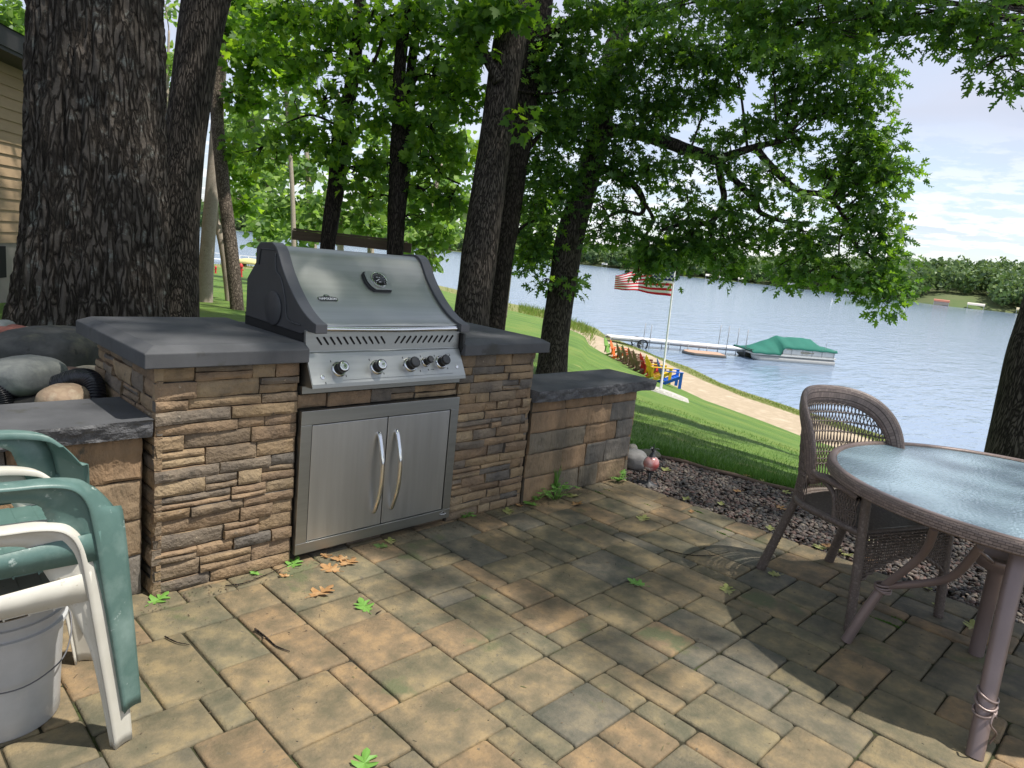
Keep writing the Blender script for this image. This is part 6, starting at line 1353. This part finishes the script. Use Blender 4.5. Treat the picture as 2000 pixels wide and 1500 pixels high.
tree('leaning_tree', 'thin mottled trunk leaning left between the two slim trunks', B(450, 600, 13), [([(455, 720, 9), (449, 600, 8), (444, 540, 8.5), (438, 490, 9), (430, 455, 8), (422, 430, 7), (419, 380, 6), (418, 280, 5)], 13)], [], [(470, 330, 30, 26, 13, 22), (470, 390, 26, 20, 13, 14)], M['leaf_maple'], MAPO, .13, M['bark_pale'], disp=.06)
# the two dark maples with a plank between them
tree('dark_maple', 'slender nearly black maple trunk, left one of the two behind the grill lid', B(640, 500, 8.6), [([(632, 680, 17), (638, 540, 15.5), (640, 480, 14.5), (648, 420, 16), (657, 360, 16.5), (662, 300, 17), (668, 240, 16.5), (683, 185, 13.5), (693, 120, 12.5), (699, 50, 12), (705, -30, 11), (712, -200, 9)], 8.6)],
     [([(697, 90, 6), (725, 30, 5), (760, -20, 4)], 8.6), ([(686, 170, 4), (730, 120, 3.5), (748, 70, 3)], 8.4), ([(668, 250, 3), (610, 225, 2.2), (560, 240, 1.4)], 8.4)],
     [(520, 45, 66, 46, 8.8, 95), (600, 30, 70, 44, 8.6, 110), (660, 40, 50, 44, 8.2, 85), (560, 120, 52, 30, 8.8, 34), (625, 100, 40, 34, 8.4, 40), (640, 180, 34, 28, 8.2, 26), (600, 262, 56, 26, 8.4, 62), (535, 285, 46, 26, 8.4, 40), (690, 250, 36, 40, 8.2, 48), (700, 330, 34, 40, 8.4, 32), (690, 140, 36, 36, 8.0, 46), (640, 290, 30, 26, 8.2, 24), (575, 200, 30, 12, 8.6, 8), (500, 310, 24, 18, 8.6, 12)], M['leaf_maple'], MAPO, .105, M['bark3'], den=0.34, disp=.12)
tree('forked_maple', 'nearly black maple trunk forking above the right half of the grill lid', B(770, 500, 8.4), [([(766, 680, 19), (770, 560, 17), (772, 480, 16.5), (776, 400, 18.5), (780, 340, 21), (783, 290, 22), (780, 220, 14), (779, 160, 12), (786, 80, 12), (795, 0, 11), (800, -150, 9)], 8.4), ([(785, 310, 13), (798, 240, 12), (801, 170, 11), (806, 110, 9), (814, 60, 8), (820, -20, 7), (830, -150, 6)], 8.6)],
     [([(803, 170, 5), (830, 120, 4), (860, 90, 3)], 8.5), ([(790, 290, 4), (835, 310, 3), (870, 345, 2.2), (900, 360, 1.5)], 8.3)],
     [(740, 40, 46, 50, 8.6, 75), (800, 40, 50, 50, 8.2, 75), (870, 40, 56, 54, 8.6, 95), (740, 150, 34, 44, 8.6, 48), (850, 150, 52, 50, 8.4, 85), (905, 200, 38, 56, 8.4, 62), (840, 240, 46, 36, 8.2, 58), (745, 235, 26, 36, 8.6, 30), (735, 320, 34, 32, 8.4, 38), (850, 310, 50, 34, 8.2, 60), (890, 290, 34, 40, 8.6, 42), (830, 370, 40, 24, 8.4, 32), (880, 395, 36, 26, 8.4, 30), (815, 425, 26, 16, 8.4, 14), (720, 385, 28, 20, 8.6, 16), (900, 120, 34, 40, 8.8, 40), (780, 200, 26, 30, 8.0, 22)], M['leaf_maple'], MAPO, .105, M['bark3'], den=0.38, disp=.14)
def plank():
    a = at(572, 458, 8.95); b = at(803, 484, 8.75); u = (b-a)/np.linalg.norm(b-a); L_ = np.linalg.norm(b-a); o = np.array([-u[1], u[0], 0]); 
    t = thing('plank_shelf', 'weathered brown plank shelf fixed across the two dark maple trunks above the lid', 'shelf', a)
    G().obox(u*L_/2+[0, 0, -.005], u, o, (0, 0, 1), L_/2, .022, .058).build('front_board', M['rail'], t)
    G().obox(u*L_*.45+o*.11+[0, 0, .068], u, o, (0, 0, 1), L_*.44, .14, .012).build('top_board', M['rail'], t)
plank()
# twin trunks in the middle
tree('centre_oak', 'tall grey ridged trunk in front of its darker twin, right of the grill', B(920, 640, 8), [([(912, 800, 42), (918, 700, 37), (921, 620, 35), (929, 560, 35), (936, 500, 35.5), (947, 420, 34), (959, 333, 32.5), (969, 260, 31), (977, 200, 30.5), (990, 110, 32), (1000, 40, 32), (1010, -60, 30), (1030, -250, 26), (1060, -500, 20)], 8)],
     [([(975, 160, 12), (940, 90, 9), (920, 20, 7)], 7.8)], [(940, 30, 50, 36, 7.6, 50), (1000, 12, 40, 20, 7.4, 30), (915, 100, 30, 30, 7.8, 22), (1018, 225, 14, 20, 7.6, 5)], M['leaf_maple'], MAPO, .12, M['bark2'], wblobs=(((6.5, 5.5, 8.5), (2.4, 2.4, 1.3), 130),), tn=48, den=0.6, disp=.10)
tree('shadowed_oak', 'darker trunk directly behind the centre one, with a limb reaching right near the top', B(965, 640, 9.2), [([(950, 800, 26), (958, 700, 23), (965, 640, 22), (972, 570, 22), (981, 500, 22.5), (993, 420, 24), (1004, 333, 25), (1016, 260, 25), (1027, 200, 24), (1040, 110, 27), (1052, 40, 24), (1062, -30, 21), (1080, -200, 16)], 9.2)],
     [([(1048, 85, 16), (1075, 62, 12), (1105, 48, 11), (1140, 40, 10), (1180, 30, 9), (1240, 18, 8), (1310, 10, 6), (1380, -20, 5)], 8.9), ([(1022, 300, 7), (1040, 280, 5), (1060, 255, 3)], 9.2), ([(985, 480, 5), (1005, 462, 4), (1024, 440, 3), (1060, 425, 2)], 9.6), ([(1012, 178, 3), (1070, 183, 2.5), (1110, 175, 2)], 9.0)],
     [(1095, 90, 46, 50, 9.0, 85), (1075, 160, 40, 40, 9.2, 60), (1070, 240, 40, 44, 9.4, 65), (1060, 320, 34, 44, 9.4, 48), (1050, 395, 34, 34, 9.4, 34), (1150, 20, 60, 30, 8.4, 60), (1250, 10, 60, 30, 8.0, 60), (1130, 130, 40, 36, 9, 44)], M['leaf_oak'], OAKO, .13, M['bark3'], den=0.55, disp=.12, tn=40)
# the leaning lakeside oak with long limbs over the water
tree('lakeside_oak', 'leaning oak with long crooked limbs spreading over the lawn and lake', B(1078, 725, 10), [([(1066, 830, 46), (1073, 760, 36), (1078, 720, 30.5), (1084, 660, 28), (1092, 600, 27), (1101, 540, 27.5), (1110, 480, 28), (1122, 430, 27), (1137, 380, 25), (1150, 340, 23.5), (1160, 300, 22), (1172, 250, 21), (1184, 200, 19), (1200, 130, 17), (1214, 70, 15), (1232, -20, 12), (1260, -160, 9)], 10)],
     [([(1164, 268, 15), (1200, 256, 13), (1240, 260, 13), (1290, 274, 12.5), (1330, 288, 12), (1370, 302, 12), (1402, 311, 11), (1440, 298, 8), (1480, 286, 7), (1530, 275, 4)], [10, 9.9, 9.8, 9.7, 9.6, 9.5, 9.5, 9.4, 9.3, 9.2]),
      ([(1402, 311, 7), (1406, 345, 6), (1414, 385, 6), (1405, 412, 5.5), (1385, 436, 5), (1340, 436, 4), (1290, 450, 3)], 9.5), ([(1405, 312, 7), (1430, 345, 6), (1452, 368, 6), (1474, 390, 7), (1485, 415, 5), (1530, 432, 4), (1580, 436, 3)], 9.4),
      ([(1475, 287, 7), (1500, 318, 7), (1528, 347, 7), (1560, 373, 6.5), (1605, 380, 5.5), (1635, 402, 4.5), (1655, 440, 4), (1672, 480, 3.5), (1700, 500, 3), (1720, 525, 2)], 9.3),
      ([(1158, 330, 10), (1190, 332, 8.5), (1220, 348, 8), (1245, 370, 7), (1257, 398, 6), (1250, 418, 4), (1215, 412, 3.5), (1180, 428, 2.5)], 9.8), ([(1258, 395, 4), (1275, 430, 3.5), (1255, 470, 2.5), (1250, 490, 2)], 9.7), ([(1655, 440, 2), (1640, 470, 2), (1638, 495, 1.5), (1628, 530, 1)], 9.3),
      ([(1195, 150, 10), (1185, 100, 8), (1215, 40, 7)], 10)],
     [(1120, 240, 52, 48, 9.7, 85), (1105, 340, 40, 40, 9.8, 50), (1170, 165, 56, 44, 9.6, 85), (1240, 110, 60, 46, 9.4, 85), (1260, 200, 52, 40, 9.5, 68), (1200, 300, 50, 34, 9.6, 52), (1330, 100, 60, 50, 9.2, 85), (1330, 190, 56, 36, 9.4, 60), (1270, 330, 50, 30, 9.6, 44),
      (1420, 90, 60, 46, 9, 72), (1400, 165, 40, 34, 9.2, 34), (1500, 80, 56, 50, 8.8, 72), (1560, 140, 52, 46, 9, 64), (1640, 110, 56, 50, 9, 72), (1700, 150, 40, 40, 9.2, 44), (1610, 200, 44, 34, 9.2, 42), (1680, 210, 46, 36, 9.2, 42), (1540, 210, 34, 30, 9.2, 24), (1480, 250, 48, 26, 9.3, 34), (1420, 270, 34, 18, 9.4, 20), (1560, 275, 34, 30, 9.3, 26),
      (1715, 270, 44, 30, 9.3, 38), (1655, 285, 36, 34, 9.3, 34), (1725, 330, 50, 30, 9.3, 46), (1780, 335, 26, 13, 9.3, 9), (1670, 350, 46, 36, 9.3, 46), (1620, 330, 34, 26, 9.3, 24), (1700, 395, 46, 36, 9.3, 48), (1650, 430, 34, 24, 9.3, 20), (1725, 445, 30, 34, 9.3, 28), (1700, 470, 28, 24, 9.3, 18),
      (1740, 505, 24, 30, 9.2, 24), (1695, 535, 34, 16, 9.2, 20), (1735, 555, 34, 26, 9.2, 34), (1728, 590, 16, 14, 9.2, 10), (1670, 552, 22, 12, 9.2, 10), (1640, 512, 26, 18, 9.3, 12), (1600, 480, 30, 26, 9.3, 20), (1565, 450, 40, 26, 9.3, 26), (1625, 545, 20, 12, 9.3, 7), (1545, 505, 26, 30, 9.4, 22), (1580, 530, 26, 18, 9.4, 14), (1535, 545, 18, 12, 9.4, 7),
      (1500, 450, 34, 30, 9.4, 28), (1450, 470, 36, 30, 9.5, 34), (1470, 380, 34, 24, 9.4, 22), (1440, 420, 34, 26, 9.4, 24), (1390, 480, 40, 30, 9.5, 42), (1400, 520, 24, 14, 9.5, 10), (1440, 520, 18, 14, 9.5, 8), (1350, 460, 40, 30, 9.6, 38), (1300, 492, 44, 26, 9.6, 56), (1262, 520, 26, 14, 9.6, 14), (1322, 528, 12, 10, 9.6, 6), (1265, 475, 40, 26, 9.7, 36), (1320, 420, 40, 26, 9.6, 28), (1246, 540, 9, 8, 9.6, 3),
      (1220, 440, 36, 22, 9.8, 24), (1340, 370, 30, 20, 9.6, 14), (1215, 385, 28, 20, 9.8, 12), (1170, 400, 26, 24, 9.9, 14), (1165, 460, 24, 22, 9.9, 14), (1060, 450, 34, 40, 9.8, 40), (1040, 505, 36, 24, 9.9, 26), (1020, 480, 20, 20, 9.9, 8), (1065, 545, 18, 14, 9.9, 7), (1120, 545, 16, 18, 9.7, 9), (1080, 385, 36, 36, 9.8, 36), (1255, 250, 46, 16, 9.3, 22), (1335, 300, 40, 18, 9.2, 14), (1425, 320, 34, 24, 9.1, 14), (1500, 335, 34, 22, 9.0, 16), (1570, 385, 44, 18, 9.0, 20), (1215, 350, 36, 16, 9.5, 12), (1410, 400, 26, 30, 9.2, 14)], M['leaf_oak'], OAKO, .122, M['bark2'], tn=44, disp=.12, den=.66, cr=.22, per=10)
# tree at the right edge, with an unseen crown added to shade the terrace
RB = at(2005, 880, 6.2)
tree('terrace_oak', 'dark trunk at the right edge beyond the glass table, its leaves hanging at top right', RB, [([(1978, 1010, 70), (1999, 900, 66), (2018, 800, 63), (2036, 700, 61), (2060, 620, 59), (2095, 500, 56), (2125, 350, 53), (2160, 100, 50), (2190, -150, 46), (2220, -500, 40)], 6.2)], [],
     [(1330, 10, 70, 34, 6.6, 40), (1440, 5, 70, 40, 6.4, 46), (1560, 10, 70, 44, 6.2, 52), (1670, 20, 70, 46, 6.2, 52), (1770, 30, 60, 50, 6.0, 46), (1840, 50, 50, 40, 6.0, 30), (1900, 20, 50, 34, 5.8, 26), (1905, 90, 36, 26, 5.8, 14), (1950, 110, 34, 24, 5.6, 14), (1990, 60, 40, 50, 5.6, 24), (1975, 155, 30, 20, 5.6, 9), (1500, 60, 60, 30, 6.4, 26), (1620, 80, 50, 30, 6.2, 20)],
     M['leaf_oak'], OAKO, .105, M['bark2'], extra=canopy(2.8, 12, -13, 2.5), tn=40, den=0.62, disp=.12)
# paler trees between the lawn and the lake, beyond the grill
bgs = [('pale trunked tree with forked top and thin yellow green leaves left of the dark maple', 24, [([(612, 520, 8), (610, 440, 7), (604, 380, 6.5), (600, 320, 5.5), (598, 250, 4)], 24), ([(612, 430, 5), (628, 400, 4), (640, 370, 3)], 24)], [(560, 400, 52, 34, 24, 90), (600, 330, 46, 30, 24, 60), (620, 410, 34, 34, 23, 50), (590, 450, 50, 20, 23, 50), (555, 340, 30, 24, 25, 24)]),
       ('tan bare trunk with light leaves between the two dark maples', 20, [([(664, 560, 7), (665, 470, 6.5), (664, 400, 6), (662, 300, 5), (660, 180, 4)], 20)], [(690, 420, 40, 30, 20, 60), (720, 440, 36, 20, 20, 36), (735, 370, 26, 30, 20, 26), (670, 350, 20, 30, 20, 16)]),
       ('feathery light green tree left of the grill lid over the lake', 30, [([(530, 560, 6), (528, 460, 5), (524, 360, 4), (520, 260, 3)], 30)], [(490, 360, 50, 60, 30, 130), (520, 440, 46, 24, 29, 70), (490, 260, 40, 50, 31, 70), (545, 300, 34, 44, 30, 50), (500, 470, 30, 8, 28, 10), (540, 230, 30, 30, 30, 24)]),
       ('thin trunked tree with bright leaves between right maple and centre trunk', 17, [([(842, 600, 6), (840, 480, 5), (838, 420, 5), (850, 370, 4), (862, 320, 3)], 17), ([(725, 520, 7), (722, 440, 6), (716, 370, 5)], 21)], [(835, 460, 40, 20, 17, 50), (870, 440, 34, 24, 17, 44), (820, 490, 30, 14, 17, 20), (850, 400, 34, 30, 18, 40), (870, 350, 30, 36, 18, 34), (850, 500, 24, 9, 17, 9), (795, 450, 24, 26, 20, 22)]),
       ('leafy pale branch tree just right of the centre trunks over the water', 16, [([(985, 620, 5), (1000, 500, 5), (1018, 460, 5), (1030, 430, 4), (1050, 390, 3)], 16)], [(1020, 480, 30, 26, 16, 30), (1040, 440, 34, 34, 16, 40), (1000, 430, 20, 26, 16, 14), (1060, 480, 30, 26, 16, 26)]),
       ('broad pale green tree behind the house roof at the top left', 22, [([(60, 500, 10), (50, 250, 8), (40, 100, 6)], 22)], [(10, 40, 44, 60, 21, 120), (45, 90, 18, 34, 21, 40), (25, 110, 30, 20, 21, 40), (-30, 60, 40, 60, 21, 60)]),
       ('leafy tree seen in the gap between the two big left trunks', 14, [([(316, 620, 5), (320, 400, 4), (326, 200, 3), (330, 60, 2)], 14)], [(325, 120, 18, 40, 14, 34), (322, 180, 12, 20, 14, 12), (320, 8, 12, 20, 14, 10), (322, 300, 10, 30, 14, 10)]),
       ('tall fine-leaved tree whose crown fills the sky between slim trunks and dark maple', 18, [([(575, 600, 5), (572, 400, 4.5), (560, 200, 3.5), (548, 40, 2.5)], 18)], [(530, 190, 50, 36, 18, 40), (470, 240, 36, 30, 18, 44), (600, 150, 40, 30, 18, 26), (590, 230, 30, 24, 18, 18), (480, 60, 50, 50, 18, 60), (560, 60, 50, 50, 18, 50), (480, 310, 30, 30, 18, 34)]),
       ('broad tree with dense bright leaves in the distance behind the right maple', 26, [([(790, 520, 8), (788, 420, 7), (786, 300, 6)], 26)], [(760, 400, 40, 40, 26, 60), (800, 350, 44, 50, 26, 70), (840, 260, 44, 60, 26, 80), (750, 280, 34, 50, 26, 50), (900, 300, 40, 60, 26, 70), (900, 400, 34, 40, 26, 50), (880, 150, 50, 60, 26, 60), (760, 130, 40, 50, 26, 36), (640, 440, 30, 24, 26, 24)])]
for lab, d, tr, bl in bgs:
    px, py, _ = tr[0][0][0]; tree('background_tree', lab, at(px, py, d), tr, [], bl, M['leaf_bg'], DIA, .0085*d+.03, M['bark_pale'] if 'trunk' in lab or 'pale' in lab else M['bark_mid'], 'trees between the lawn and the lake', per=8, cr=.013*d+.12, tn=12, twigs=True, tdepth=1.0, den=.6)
